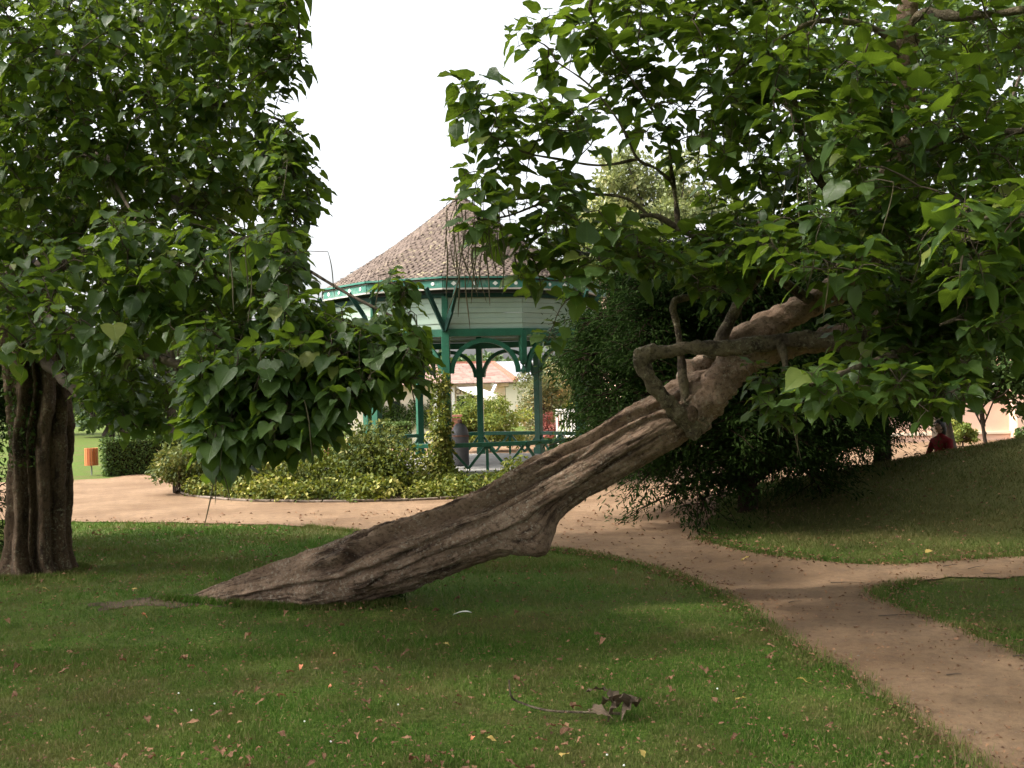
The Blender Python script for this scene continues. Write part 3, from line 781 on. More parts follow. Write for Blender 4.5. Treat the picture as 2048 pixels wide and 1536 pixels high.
for i, L_ in enumerate(LIMBS):
    lean.limb(px_ctrl(L_), seg=18 if L_[0][3] > 20 else 10, mat=M['bark_lean'] if i in (0, 1) else M['limb'], n=len(L_) * (12 if L_[0][3] > 20 else 7))
# cut knot below the hooked limb
kb = MB(); kb.lathe([(0.005, -0.03), (0.075, -0.03), (0.085, 0.0), (0.07, 0.03), (0.035, 0.04), (0.004, 0.042)], n=18)
ko = kb.build('cut_knot', M['bark_left'], lean.root, smooth=True)
ko.location = P(1386, 828, 8.68) - lean.root.location; ko.rotation_euler = (math.radians(80), 0, math.radians(15)); ko.scale = (0.55, 0.85, 0.8)

r = np.random.default_rng(21)
def tips_for(specs, seed, mult=2.4):
    r = np.random.default_rng(seed); T_, Z_ = [], []
    for poly, n, d0, d1, sz in specs:
        n = int(n * mult * (0.62 if max(q[0] for q in poly) < 1345 and min(q[0] for q in poly) > 880 else 1))
        t = sample_poly(poly, n, lambda x, y, q: d0 + (d1 - d0) * q, r)
        T_ += t; Z_ += [sz] * n
    return T_, Z_
specsR = [
    # the sprays that reach out to the left, over the bandstand roof
    ([(1030, 40), (1100, 20), (1130, 110), (1080, 180), (1030, 120)], 5, 7.8, 8.4, 0.21),
    ([(905, 160), (960, 150), (1010, 190), (1110, 190), (1200, 230), (1180, 300), (1060, 290), (930, 290), (900, 220)], 24, 7.6, 8.6, 0.22),
    ([(1110, 60), (1250, 20), (1330, 60), (1300, 150), (1180, 150)], 14, 7.9, 8.8, 0.22),
    ([(920, 330), (1060, 300), (1170, 380), (1160, 480), (1060, 520), (960, 490), (905, 400)], 24, 7.6, 8.4, 0.22),
    ([(1010, 480), (1160, 470), (1260, 540), (1160, 600), (1060, 590)], 13, 7.6, 8.3, 0.22),
    ([(1090, 640), (1120, 640), (1110, 690), (1085, 680)], 2, 7.7, 7.9, 0.17),
    ([(1180, 400), (1340, 490), (1480, 440), (1560, 500), (1480, 550), (1260, 540)], 30, 7.8, 9.2, 0.21),
    ([(1130, -60), (1540, -60), (1560, 200), (1420, 300), (1390, 130), (1300, 60), (1180, 10)], 46, 8.0, 9.6, 0.21),
    ([(1400, 240), (1560, 240), (1620, 420), (1500, 470), (1400, 430)], 18, 8.0, 9.2, 0.21),
    ([(1520, 110), (1900, 130), (2060, 220), (2060, 420), (1700, 420), (1640, 290), (1540, 250)], 60, 7.0, 9.0, 0.22),
    ([(1520, -60), (2100, -60), (2100, 160), (1800, 140), (1560, 110)], 32, 7.6, 9.8, 0.20),
    ([(1480, 430), (2060, 400), (2080, 640), (1800, 610), (1640, 555), (1500, 510)], 74, 6.8, 9.2, 0.21),
    ([(1380, 545), (1500, 545), (1480, 590), (1400, 600)], 5, 8.0, 8.5, 0.18),
    ([(1590, 740), (1700, 740), (1880, 680), (1960, 740), (1930, 830), (1850, 830), (1760, 800), (1620, 810)], 32, 6.6, 8.2, 0.20),
    ([(1500, 740), (1600, 760), (1590, 850), (1520, 850)], 8, 7.9, 8.4, 0.15),
    ([(1640, 610), (1780, 600), (1960, 600), (1960, 700), (1800, 720), (1680, 690)], 20, 7.5, 8.2, 0.20),
    ([(1215, 150), (1330, 130), (1400, 260), (1330, 330), (1260, 260)], 9, 8.1, 8.8, 0.20),
    ([(1840, 560), (2080, 540), (2080, 700), (1960, 690), (1900, 660)], 18, 6.4, 7.8, 0.21),
    ([(1880, 400), (2100, 380), (2100, 560), (1900, 560)], 12, 6.0, 7.2, 0.23),
]
T_, Z_ = tips_for(specsR, 31, 1.95)
lean.grow(T_, Z_, tuple(P(1740, 560, 9.2)), droop=(-0.05, 0.55), nleaf=(5, 9), upness=1.3, pod=0.07, rs=41, leafk=0.80)
# crown carried on unseen above and to the right of the view, for shade
r2 = np.random.default_rng(5)
T2 = [(x, y, z) for x, y, z in zip(r2.uniform(0.8, 9.5, 170), r2.uniform(4.0, 12.0, 170), r2.uniform(5.4, 8.6, 170)) if z > EYE + 0.40 * y + 0.3]
T2 += [(x, y, z) for x, y, z in zip(r2.uniform(4.6, 9, 70), r2.uniform(4.5, 10, 70), r2.uniform(3.0, 6, 70)) if x > 0.54 * y]
lean.grow(T2, [0.24] * len(T2), tuple(P(1740, 560, 9.2)), droop=(0.05, 0.6), nleaf=(6, 8), rs=43)
# the long beans that hang in front of the bandstand roof
rr = np.random.default_rng(8)
beans = []
for _ in range(34):
    q = P(890 + 120 * rr.random(), 395 + 150 * rr.random(), 7.6 + 0.5 * rr.random()); beans.append((np.array(q), 0.26 + 0.22 * rr.random()))
for _ in range(26):
    q = P(1560 + 440 * rr.random(), 300 + 250 * rr.random(), 6.4 + 1.6 * rr.random()); beans.append((np.array(q), 0.25 + 0.2 * rr.random()))
for _ in range(10):
    q = P(1370 + 170 * rr.random(), 190 + 80 * rr.random(), 8 + 0.5 * rr.random()); beans.append((np.array(q), 0.25 + 0.15 * rr.random()))
# short stalks so that every bean hangs from a twig
nod = np.array(lean.leaves[0]); keep = []
for q, l in beans:
    k_ = int(np.argmin(np.linalg.norm(nod - q, axis=1) + 10 * (nod[:, 2] < q[2]))); a = nod[k_]
    if np.linalg.norm(a - q) > 0.4: continue
    keep.append((q, l)); lean.twigs.add(*tube_np(np.array([a, (a + q) / 2 + np.array([0, 0, 0.02]), q]), np.array([0.003, 0.003, 0.003]), 4))
lean.pods = keep + lean.pods
lean.canopy([((5.2, 8.0, 7.2), (6.2, 6.0, 2.6)), ((8.0, 9.0, 5.0), (3.0, 5.0, 3.0))], 7500, 55)
lean.canopy([((0.8, 13.0, 9.4), (4.2, 3.6, 1.9))], 5200, 56)  # leaves above the view, added to throw shade on the bank
lean.finish(51, 300, 110)

tv_ = leaf_cloud('ivy_tuft', [tuple(P(760 + 14 * (i % 4), 1200 - 14 * (i // 4), 9.45)) for i in range(12)], [.07, .06, .06], 420, .035, M['yew'], None, seed=72)
tv_.pop('kind', None); tag(tv_, 'dark tuft of ivy in the hollow under the leaning trunk', 'ivy')
# ------------------------------------------------------------------ upright catalpa on the left
TB = G(78, 1143)
left = Catalpa('upright_catalpa', (TB.x, TB.y, 0), 'upright large-leaved tree with stout fluted hollowed trunk and drooping crown')
lt_rows = [(76, 1160, 0, 80), (76, 1140, 0, 70), (76, 1110, 0, 63), (77, 1050, 0, 58), (79, 980, 0, 57), (81, 900, 0, 57), (80, 830, 0, 56), (76, 760, 0, 58), (70, 690, 0, 60), (66, 620, 0, 56), (80, 540, 0, 46)]
lt_rows = [(x, y, TB.y, rp) for x, y, _, rp in lt_rows]
CL = [(0.32, 0.05, 0.50, 0.10), (0.05, -0.03, 0.55, 0.09), (-0.65, 0.1, 0.18, 0.16), (1.0, 0.2, 0.25, 0.14), (-1.3, 0, 0.2, 0.2), (1.7, 0, 0.25, 0.2), (2.5, 0, 0.2, 0.2), (-2.2, 0, 0.2, 0.2)]
def left_disp(s, th, p):
    k_ = 1.0
    wob = 0.14 * math.sin(s * 9 + 0.6) + 0.06 * math.sin(s * 21)
    for t0, sl, dep, w in CL:
        d = th - (t0 + sl * (s - 0.3) + wob * (1 if abs(t0) < 1.2 else 0.4))
        k_ += -dep * math.exp(-(d / w) ** 2) + 0.25 * dep * math.exp(-((d + 2.2 * w) / (1.4 * w)) ** 2) + 0.25 * dep * math.exp(-((d - 2.2 * w) / (1.4 * w)) ** 2)
    k_ -= 0.45 * math.exp(-((s - 0.53) / 0.022) ** 2 - ((th - 0.36) / 0.11) ** 2)
    k_ += 0.10 * math.exp(-((s - 0.40) / 0.02) ** 2 - ((th + 0.35) / 0.16) ** 2) - 0.16 * math.exp(-((s - 0.40) / 0.009) ** 2 - ((th + 0.35) / 0.08) ** 2)
    k_ += 0.14 * math.exp(-((s - 0.62) / 0.025) ** 2 - ((th - 0.75) / 0.2) ** 2)
    k_ += 0.08 * fbm(Vector(p) * 2.6, 4) + 0.035 * fbm(Vector(p) * 13, 3)
    k_ += 0.10 * math.exp(-(s / 0.10)) * (0.5 + fbm(Vector((th * 1.3, 0.3, 7)), 2))
    return k_
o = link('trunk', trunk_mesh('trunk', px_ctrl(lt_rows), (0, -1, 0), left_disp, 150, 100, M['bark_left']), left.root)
local(o, left.root)
d_ = TB.y
LL = [
    [(70, 640, d_, 44), (30, 520, d_, 36), (-10, 380, d_ - .2, 30), (-40, 200, d_ - .4, 24), (-60, 0, d_ - .6, 18), (-80, -250, d_ - .8, 11)],
    [(78, 640, d_, 42), (110, 520, d_, 34), (140, 400, d_ - .3, 28), (160, 250, d_ - .5, 23), (180, 80, d_ - .8, 17), (200, -150, d_ - 1, 10)],
    [(100, 560, d_, 24), (180, 505, 10.6, 19), (260, 530, 9.8, 16), (340, 590, 9.0, 13), (440, 640, 8.3, 10), (540, 690, 7.7, 8), (600, 750, 7.2, 6), (560, 830, 6.8, 4)],
    [(150, 300, d_ - .4, 18), (260, 330, 10, 13), (360, 400, 9.2, 10), (470, 470, 8.5, 8), (580, 520, 8.0, 6), (700, 590, 7.7, 5), (800, 640, 7.5, 4)],
    [(165, 200, d_ - .5, 16), (280, 180, 10, 11), (400, 200, 9.2, 8), (500, 220, 8.6, 6), (590, 250, 8.2, 4)],
    [(180, 60, d_ - .8, 14), (300, 40, 9.8, 10), (430, 40, 9, 7), (540, 60, 8.5, 5), (600, 110, 8.2, 3)],
    [(60, 700, d_ - .3, 16), (140, 770, 10.8, 10), (190, 830, 10.4, 7), (250, 862, 10, 5), (320, 868, 9.6, 3)],
    [(120, 640, d_ - .3, 18), (220, 690, 10, 12), (330, 720, 8.6, 9), (420, 760, 7.6, 7), (440, 850, 7.0, 5), (430, 920, 6.8, 4)],
    [(20, 420, d_ - .2, 20), (60, 330, 9.8, 14), (120, 300, 8.8, 10), (200, 330, 8, 7), (260, 420, 7.4, 5)],
    [(0, 560, d_ - .2, 18), (40, 600, 9.6, 12), (100, 640, 8.5, 8), (160, 690, 7.8, 5)],
    [(-40, 250, d_ - .4, 16), (0, 150, 9.6, 11), (80, 100, 8.8, 8), (180, 130, 8.0, 5)],
]
LL = [[(x, y, D + (1.5 if y < 470 else 0.6 if y < 560 else 0), rp) for x, y, D, rp in L_] for L_ in LL]
for L_ in LL: left.limb(px_ctrl([(x, y, D + .25, rp * (1 if q < 3 else .62)) for q, (x, y, D, rp) in enumerate(L_)]), seg=14 if L_[0][3] > 15 else 9, mat=M['twig'])
specsL = [
    ([(-80, -80), (560, -80), (580, 0), (560, 80), (520, 200), (560, 290), (540, 420), (300, 480), (-80, 500)], 450, 9.2, 12.8, 0.20),
    ([(540, -80), (600, -60), (585, 60), (605, 120), (560, 190), (520, 130)], 16, 9.2, 10, 0.20),
    ([(540, 240), (600, 270), (615, 320), (580, 340), (530, 320)], 11, 9.0, 9.8, 0.19),
    ([(560, 330), (640, 355), (610, 430), (595, 500), (540, 480), (540, 380)], 22, 8.8, 9.8, 0.19),
    ([(200, 430), (580, 470), (600, 560), (560, 680), (380, 680), (220, 600)], 84, 7.6, 10.0, 0.21),
    ([(560, 580), (640, 630), (720, 645), (830, 660), (835, 740), (740, 760), (620, 750), (560, 680)], 56, 7.2, 8.4, 0.19),
    ([(770, 560), (815, 560), (820, 610), (780, 620)], 5, 7.3, 7.6, 0.15),
    ([(380, 650), (600, 700), (690, 800), (620, 890), (560, 920), (520, 800), (390, 760)], 46, 7.0, 8.0, 0.21),
    ([(375, 740), (520, 760), (550, 860), (490, 920), (425, 950), (400, 860)], 34, 7.0, 7.7, 0.22),
    ([(520, 470), (585, 500), (595, 590), (590, 640), (540, 600)], 14, 7.8, 8.8, 0.19),
    ([(560, 700), (850, 680), (852, 760), (720, 800), (650, 880), (570, 900)], 34, 7.0, 8.0, 0.20),
    ([(-80, 480), (260, 500), (330, 640), (280, 740), (120, 720), (-80, 700)], 62, 7.6, 10.6, 0.21),
    ([(140, 740), (340, 740), (350, 850), (250, 860), (170, 820)], 26, 9.6, 10.8, 0.19),
]
T_, Z_ = tips_for(specsL, 33)
left.grow(T_, Z_, tuple(P(60, 480, d_)), droop=(0.15, 0.85), nleaf=(5, 9), upness=1.0, pod=0.05, rs=45, leafk=0.72)
T2 = [(x, y, z) for x, y, z in zip(r2.uniform(-12, 0.6, 330), r2.uniform(1.5, 15, 330), r2.uniform(4.6, 9.5, 330)) if z > EYE + 0.40 * y + 0.25]  # unseen whorls above and left of the view, for shade on the lawn
T2 += [(x, y, z) for x, y, z in zip(r2.uniform(-11, -4, 120), r2.uniform(5, 13, 120), r2.uniform(2.6, 7, 120)) if x < -0.53 * y]
left.grow(T2, [0.24] * len(T2), tuple(P(60, 480, d_)), droop=(0.1, 0.7), nleaf=(6, 8), rs=47)
rr = np.random.default_rng(18); beans = []
for _ in range(34):
    q = P(440 + 400 * rr.random(), 480 + 260 * rr.random(), 7.0 + 1.0 * rr.random()); beans.append((np.array(q), 0.25 + 0.2 * rr.random()))
for _ in range(22):
    q = P(200 + 400 * rr.random(), 0 + 330 * rr.random(), 7.8 + 0.8 * rr.random()); beans.append((np.array(q), 0.25 + 0.15 * rr.random()))
nod = np.array(left.leaves[0]); keep = []
for q, l in beans:
    k_ = int(np.argmin(np.linalg.norm(nod - q, axis=1) + 10 * (nod[:, 2] < q[2]))); a = nod[k_]
    if np.linalg.norm(a - q) > 0.4: continue
    keep.append((q, l)); left.twigs.add(*tube_np(np.array([a, (a + q) / 2 + np.array([0, 0, 0.02]), q]), np.array([0.003, 0.003, 0.003]), 4))
left.pods = keep + left.pods
left.canopy([((-6.5, 8.0, 7.0), (6.8, 7.5, 2.8)), ((-9.0, 9.0, 4.5), (3.5, 6.0, 3.2)), ((-2.6, 3.5, 6.2), (4.0, 4.5, 1.6))], 8000, 57)  # out-of-view leaves added to keep sky and sun off the lawn
left.finish(53, 300, 100)
# ivy on the upper trunk
io = leaf_cloud('ivy', [tuple(P(40 + 14 * math.sin(i * 2.1), 700 + 17 * i, TB.y - 0.28)) for i in range(14)], [0.16, 0.07, 0.16], 520, 0.055, M['hedge'], None, seed=71)
io.pop('kind', None)
tag(io, 'small-leaved ivy clinging to the fluted trunk of the upright tree', 'ivy')

# ------------------------------------------------------------------ bandstand
BC = Vector((-1.02, 23.0, 0.0)); NB = 12; RP = 2.9; A0 = math.radians(-4.5)
band = empty('bandstand', BC, 'green timber bandstand with many-sided brown tiled roof and arched openings', 'bandstand')
def bv(k_, R, z): a = A0 + 2 * PI * k_ / NB; return Vector((BC.x + R * math.sin(a), BC.y - R * math.cos(a), z))
FLZ = 0.36
def bpart(mb, name, mat, bevel=0.008, parent=band, smooth=False):
    o = mb.build(name, mat, parent, smooth, bevel)
    if parent is band: local(o, band)
    return o
mb = MB()
v = [bv(k_, RP + 0.22, 0.0) for k_ in range(NB)] + [bv(k_, RP + 0.22, FLZ) for k_ in range(NB)]
mb.add([tuple(q) for q in v], [tuple(range(NB, 2 * NB))] + [(k_, (k_ + 1) % NB, NB + (k_ + 1) % NB, NB + k_) for k_ in range(NB)])
bpart(mb, 'floor', M['floor'])
for k_ in range(NB):
    if k_ != 1:
        mb = MB(); mb.bar(bv(k_, RP, FLZ), bv(k_, RP, 3.08), 0.15, 0.15, up=(bv(k_, 1, 0) - BC)); post = bpart(mb, 'post', M['green'])
        mb = MB(); mb.bar(bv(k_, RP, FLZ), bv(k_, RP, FLZ + 0.16), 0.21, 0.21, up=(bv(k_, 1, 0) - BC)); bpart(mb, 'post_base', M['green'])
        ca = MB(); ca.bar(bv(k_, RP, 3.08), bv(k_, RP, 3.72), 0.12, 0.12, up=(bv(k_, 1, 0) - BC)); bpart(ca, 'post_head', M['green'])
        # forked eave brackets
        for sg in (-1, 1):
            br = MB(); e = bv(k_ + sg * 0.17, RP + 0.42, 3.86); st = bv(k_, RP + 0.08, 3.06); md = (st + e) / 2 - (bv(k_, 1, 0) - BC) * 0.08 + Vector((0, 0, -0.02))
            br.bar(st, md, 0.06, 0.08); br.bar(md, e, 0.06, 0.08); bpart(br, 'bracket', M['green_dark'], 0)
            wb = MB(); wb.lathe([(0.005, -.03), (.03, -.02), (.035, 0), (.02, .03), (.004, .035)], tuple(bv(k_ + sg * 0.10, RP + 0.09, 3.42)), 8); bpart(wb, 'bulb', M['white'], 0)
    else:
        mb = MB(); mb.bar(bv(k_, RP, 2.46), bv(k_, RP, 3.06), 0.12, 0.12, up=(bv(k_, 1, 0) - BC))
        mb.lathe([(0.005, -.26), (.04, -.24), (.055, -.19), (.03, -.14), (.02, -.09), (.06, -.05), (.065, 0.0)], tuple(bv(k_, RP, 2.47)), 10); bpart(mb, 'pendant', M['green'])
    a, b = bv(k_, RP, 3.02), bv(k_ + 1, RP, 3.02)
    d = (b - a).normalized()
    mb = MB(); mb.bar(a, b, 0.13, 0.15); bpart(mb, 'beam', M['green'])
    # boarded panel above the beam: overlapping horizontal boards, slightly uneven
    pn = MB(); nb_ = 6
    for q in range(nb_):
        z0 = 3.10 + q * 0.10; off = (bv(k_ + 0.5, 1, 0) - BC).normalized()
        pn.bar(a + Vector((0, 0, z0 + 0.05 - 3.02)) + off * 0.010 * (q % 2), b + Vector((0, 0, z0 + 0.05 - 3.02)) + off * 0.010 * (q % 2), 0.03, 0.096)
    bpart(pn, 'panel', M['panel'], 0)
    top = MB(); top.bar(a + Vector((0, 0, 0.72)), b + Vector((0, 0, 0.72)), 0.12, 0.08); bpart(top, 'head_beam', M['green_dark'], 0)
    # arch in the opening
    mb = MB(); half_w = (b - a).length / 2; mid = (a + b) / 2; n = 18; R0, R1 = half_w - 0.055, half_w - 0.145
    nrm = Vector((d.y, -d.x, 0)); vv, ff = [], []
    for i in range(n + 1):
        an = PI * i / n
        for rad_ in (R0, R1):
            for off in (-0.04, 0.04):
                p_ = mid + d * (-math.cos(an) * rad_) + Vector((0, 0, math.sin(an) * rad_ * 0.97 + 2.24 - 3.02)) + nrm * off
                vv.append(tuple(p_))
    for i in range(n):
        q = 4 * i
        ff += [(q, q + 1, q + 5, q + 4), (q + 2, q + 6, q + 7, q + 3), (q, q + 4, q + 6, q + 2), (q + 1, q + 3, q + 7, q + 5)]
    mb.add(vv, ff); bpart(mb, 'arch', M['green'], 0)
    # railing, open on the stair side
    if k_ in (8, 9): continue
    hz = Vector((0, 0, 1))
    a0, b0 = bv(k_, RP, 0), bv(k_ + 1, RP, 0)
    rl = MB(); rl.bar(a0 + hz * 0.86, b0 + hz * 0.86, 0.09, 0.085); rail = bpart(rl, 'handrail', M['green'])
    m0 = (a0 + b0) / 2
    for (x0, x1) in ((a0, m0), (m0, b0)):
        dd_ = (x1 - x0)
        mdd = x0 + dd_ * 0.5
        for qa in (x0 + dd_ * 0.04, x1 - dd_ * 0.04):
            br = MB(); br.bar(qa + hz * 0.82, mdd + hz * (FLZ + 0.05), 0.035, 0.05); bpart(br, 'brace', M['green'], 0)
    bl = MB(); bl.bar(m0 + hz * FLZ, m0 + hz * 0.82, 0.055, 0.055); bpart(bl, 'baluster', M['green'], 0)
# ring of underside boards below the roof
RE = 3.10; ZE = 4.03; ZA = 6.2
mb = MB(); vv = [tuple(bv(k_, RE - 0.04, 3.86)) for k_ in range(NB)] + [tuple(bv(k_, RP - 0.1, 3.80)) for k_ in range(NB)] + [(BC.x, BC.y, 3.8)]
mb.add(vv, [(k_, NB + k_, NB + (k_ + 1) % NB, (k_ + 1) % NB) for k_ in range(NB)] + [(NB + k_, 2 * NB, NB + (k_ + 1) % NB) for k_ in range(NB)])
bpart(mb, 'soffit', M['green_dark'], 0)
for k_ in range(NB):
    a, b = bv(k_, RE, 3.95), bv(k_ + 1, RE, 3.95)
    mb = MB(); mb.bar(a, b, 0.05, 0.17); fo = bpart(mb, 'fascia', M['fascia'])
    mb = MB(); mb.bar(a + Vector((0, 0, .10)) + (a - BC).normalized() * .02, b + Vector((0, 0, .10)) + (b - BC).normalized() * .02, 0.09, 0.035); bpart(mb, 'gutter', M['fascia'], 0)
    mb = MB(); mb.bar(a - Vector((0, 0, .098)), b - Vector((0, 0, .098)), 0.06, 0.03); bpart(mb, 'fascia_edge', M['stone'], 0)
    d = (b - a); dn = d.normalized(); nrm = Vector((dn.y, -dn.x, 0))
    for j in range(4):
        c = a + d * ((j + 0.5) / 4) + nrm * 0.033
        mb = MB()
        if j % 2 == 0:
            q = [c + dn * .055, c + Vector((0, 0, .045)), c - dn * .055, c - Vector((0, 0, .045))]
        else:
            q = [c + dn * .035 * math.cos(t_) + Vector((0, 0, .035 * math.sin(t_))) for t_ in np.linspace(0, 2 * PI, 8, endpoint=False)]
        n_ = len(q); mb.add([tuple(x) for x in q] + [tuple(x - nrm * .012) for x in q], [tuple(range(n_))] + [(i, (i + 1) % n_, n_ + (i + 1) % n_, n_ + i) for i in range(n_)])
        bpart(mb, 'ornament', M['white'], 0)
# roof: deck and real tiles in courses
def roofz(t): return ZE + 0.02 + (ZA - ZE) * (1 - t) ** 1.0 - 0.10 * math.sin(PI * t) * (t > 0)
mb = MB(); rings = 8; vv = []
for i in range(rings + 1):
    t = 1 - i / rings * 0.985
    vv += [tuple(bv(k_, (RE + 0.05) * t, roofz(t) - 0.03)) for k_ in range(NB)]
mb.add(vv, [(i * NB + k_, i * NB + (k_ + 1) % NB, (i + 1) * NB + (k_ + 1) % NB, (i + 1) * NB + k_) for i in range(rings) for k_ in range(NB)])
bpart(mb, 'roof_deck', M['rooftile'], 0)
rt = np.random.default_rng(3); tv, tf, tt, n0 = [], [], [], 0
NCO = 44
for i in range(NCO):
    t0, t1 = 1.012 - i / NCO * 0.99, 1.012 - (i + 1.55) / NCO * 0.99
    t1 = max(t1, 0.006)
    for k_ in range(NB):
        ln = 2 * (RE + 0.05) * t0 * math.sin(PI / NB); m_ = max(1, int(round(ln / 0.13)))
        for j in range(m_):
            f0, f1 = (j + (0.5 if i % 2 else 0.0)) / m_, (j + 1 + (0.5 if i % 2 else 0.0)) / m_ - 0.03
            f0, f1 = min(f0, 1.0), min(f1, 1.0)
            if f1 - f0 < 0.05: continue
            lift = 0.010 + 0.010 * rt.random()
            q = [bv(k_, (RE + 0.05) * t0, roofz(t0)).lerp(bv(k_ + 1, (RE + 0.05) * t0, roofz(t0)), f) for f in (f0, f1)] + [bv(k_, (RE + 0.05) * t1, roofz(t1)).lerp(bv(k_ + 1, (RE + 0.05) * t1, roofz(t1)), f) for f in (f1, f0)]
            up_ = Vector((0, 0, 1))
            vs_ = [q[0] + up_ * lift, q[1] + up_ * (lift + 0.006 * rt.normal()), q[2] - up_ * 0.004, q[3] - up_ * 0.004, q[0] - up_ * 0.004, q[1] - up_ * 0.004]
            tv += [tuple(x) for x in vs_]; tf += [(n0, n0 + 1, n0 + 2, n0 + 3), (n0 + 4, n0 + 5, n0 + 1, n0)]; tt += [rt.random()] * 6; n0 += 6
o = link('roof_tiles', mesh_np('roof_tiles', tv, tf, M['rooftile'], tint=tt), band); stuffpart(local(o, band))
mb = MB(); mb.lathe([(.16, -.06), (.13, .04), (.06, .10), (.02, .13)], (BC.x, BC.y, ZA - 0.06), 12); bpart(mb, 'finial', M['rooftile'], 0, smooth=True)
# pale stone steps on the stair side
for i in range(2):
    a = bv(8.98 + 0.0, RP + 0.22 + 0.02, 0); dirv = (bv(9.0, 1, 0) - BC).normalized(); tv_ = Vector((-dirv.y, dirv.x, 0))
    c0 = BC + dirv * (RP + 0.20 + 0.36 * i); c1 = c0 + dirv * 0.36
    mb = MB(); mm = Matrix((dirv, tv_, Vector((0, 0, 1)))).transposed().to_4x4(); mm.translation = c0
    mb.box((0.012, -0.8, 0), (0.36, 0.8, 0.25 - 0.12 * i), mm); bpart(mb, 'step', M['stone'], 0.01)

# dome-topped grey bin inside the bandstand
q = P(921, 900, 21.8)
e = empty('domed_bin', (q.x, q.y, FLZ), 'dark grey dome-topped cylinder with small knob standing inside the bandstand', 'bin')
mb = MB(); mb.lathe([(.16, 0), (.175, .02), (.175, .60), (.18, .61), (.17, .70), (.14, .79), (.09, .86), (.03, .885)], n=24); mb.build('body', M['bin_grey'], e, True)
mb = MB(); mb.lathe([(.176, .60), (.184, .605), (.184, .635), (.174, .64)], n=24); mb.build('band', M['rust'], e, True)
mb = MB(); mb.lathe([(.045, .87), (.05, .90), (.045, .95), (.005, .955)], n=14); mb.build('knob', M['rust'], e, True)

# ------------------------------------------------------------------ planting round the bandstand
stones = empty('bed_edging', (BED_C[0], BED_C[1], 0), 'low pale stone edging round the bandstand planting bed', 'edging')
mb = MB(); mb.box((-0.24, -0.03, 0), (0.24, 0.03, 0.035)); proto = mb.build('edging_stone', M['kerb'], stones, bevel=0.008)
nst = 58; first = True
for i in range(nst):
    a = 2 * PI * i / nst
    o = proto if first else proto.copy()
    if not first: COL.objects.link(o); o.parent = stones
    first = False
    o.location = (BED_R[0] * math.cos(a), BED_R[1] * math.sin(a), 0.006 + 0.008 * random.random())
    o.rotation_euler = (0.03 * random.uniform(-1, 1), 0.03 * random.uniform(-1, 1), math.atan2(BED_R[1] * math.cos(a), -BED_R[0] * math.sin(a)) + 0.04 * random.uniform(-1, 1))

def clump_plant(name, centers, radii, n, size, mat, label, cat, base, seed, stems=8, group=None, **kw):
    e = empty(name, base, label, cat, group)
    c = np.asarray(centers, float)
    o = leaf_cloud('foliage', c, radii, n, size, mat, e, seed=seed, **kw); local(o, e)
    acc = Acc(); r = np.random.default_rng(seed)
    for q in c[r.permutation(len(c))[:stems]]:
        b = np.array(base) + np.array([r.normal(0, .06), r.normal(0, .06), 0])
        m_ = b * 0.5 + q * 0.5 + np.array([0, 0, -0.1 * np.linalg.norm(q - b)]) + r.normal(size=3) * 0.05
        acc.add(*tube_np(spline([b, m_, q], 8), np.linspace(0.02, 0.006, 8), 5))
    v, f = acc.arrays()
    o = link('stems', mesh_np('stems', v, f, M['twig'], smooth=True), e); stuffpart(local(o, e))
    return e
# low carpet of variegated ivy
rc = np.random.default_rng(12); cc = []
while len(cc) < 330:
    a = rc.uniform(PI * 0.92, PI * 2.1); rr_ = rc.uniform(0.62, 0.985)
    x_, y_ = BED_C[0] + BED_R[0] * rr_ * math.cos(a), BED_C[1] + BED_R[1] * rr_ * math.sin(a)
    if (x_ - BC.x) ** 2 + (y_ - BC.y) ** 2 < 3.2 ** 2: continue
    cc.append((x_, y_, 0.08 + (0.68 if x_ < -1.9 else 0.14) * rc.random() * (1.2 if rr_ < 0.9 else 0.4)))
o = leaf_cloud('ground_ivy', cc, [0.30, 0.22, 0.17], 31000, 0.075, M['ivy'], None, seed=81, shell=0.5, up=1.0)
tag(o, 'low carpet of yellow-green variegated ivy filling the bandstand bed', 'ivy', kind='stuff')
def pc(x, y, D): return tuple(P(x, y, D))
# climber up the front post
cl = [pc(880 + 10 * math.sin(i * 1.7), 985 - i * 11, 19.85 + .1 * math.sin(i * 2.3)) for i in range(22)]
rad_ = [(0.27 - 0.010 * i if i < 14 else 0.13, 0.22 if i < 14 else 0.12, 0.2) for i in range(22)]
rad_ = [(max(a, 0.11), b, c) for a, b, c in rad_]
clump_plant('climbing_ivy', cl + [pc(860, 940, 19.7), pc(905, 960, 19.7), pc(895, 975, 19.5), pc(850, 975, 19.4)], rad_ + [(.3, .25, .25)] * 4, 4600, 0.075, M['ivy'], 'yellow-green ivy climbing the front post of the bandstand', 'ivy', (BC.x + RP * math.sin(A0) , BC.y - RP - 0.2, 0), 83, shell=0.4, stems=14)
clump_plant('spreading_shrub', [pc(700 + 20 * (i % 5) , 985 - 24 * (i // 5) - 9 * (i % 3), 19.4 + .25 * (i % 4)) for i in range(25)], [.44, .40, .32], 6800, 0.075, M['shrub'], 'bushy dull green shrub growing against the bandstand railing', 'shrub', pc(740, 1000, 19.6)[:2] + (0,), 85, shell=0.35)
clump_plant('rounded_shrub', [tuple(q) for q in blob_points((P(385, 950, 21.0).x, 21.0, 0.42), (0.70, 0.7, 0.66), 26, 87, flat=True)], [.28, .28, .22], 4200, 0.08, M['shrub'], 'loose rounded shrub spilling over the path at the end of the bed', 'shrub', (P(352, 950, 21.0).x, 21.0, 0), 88, shell=0.35)
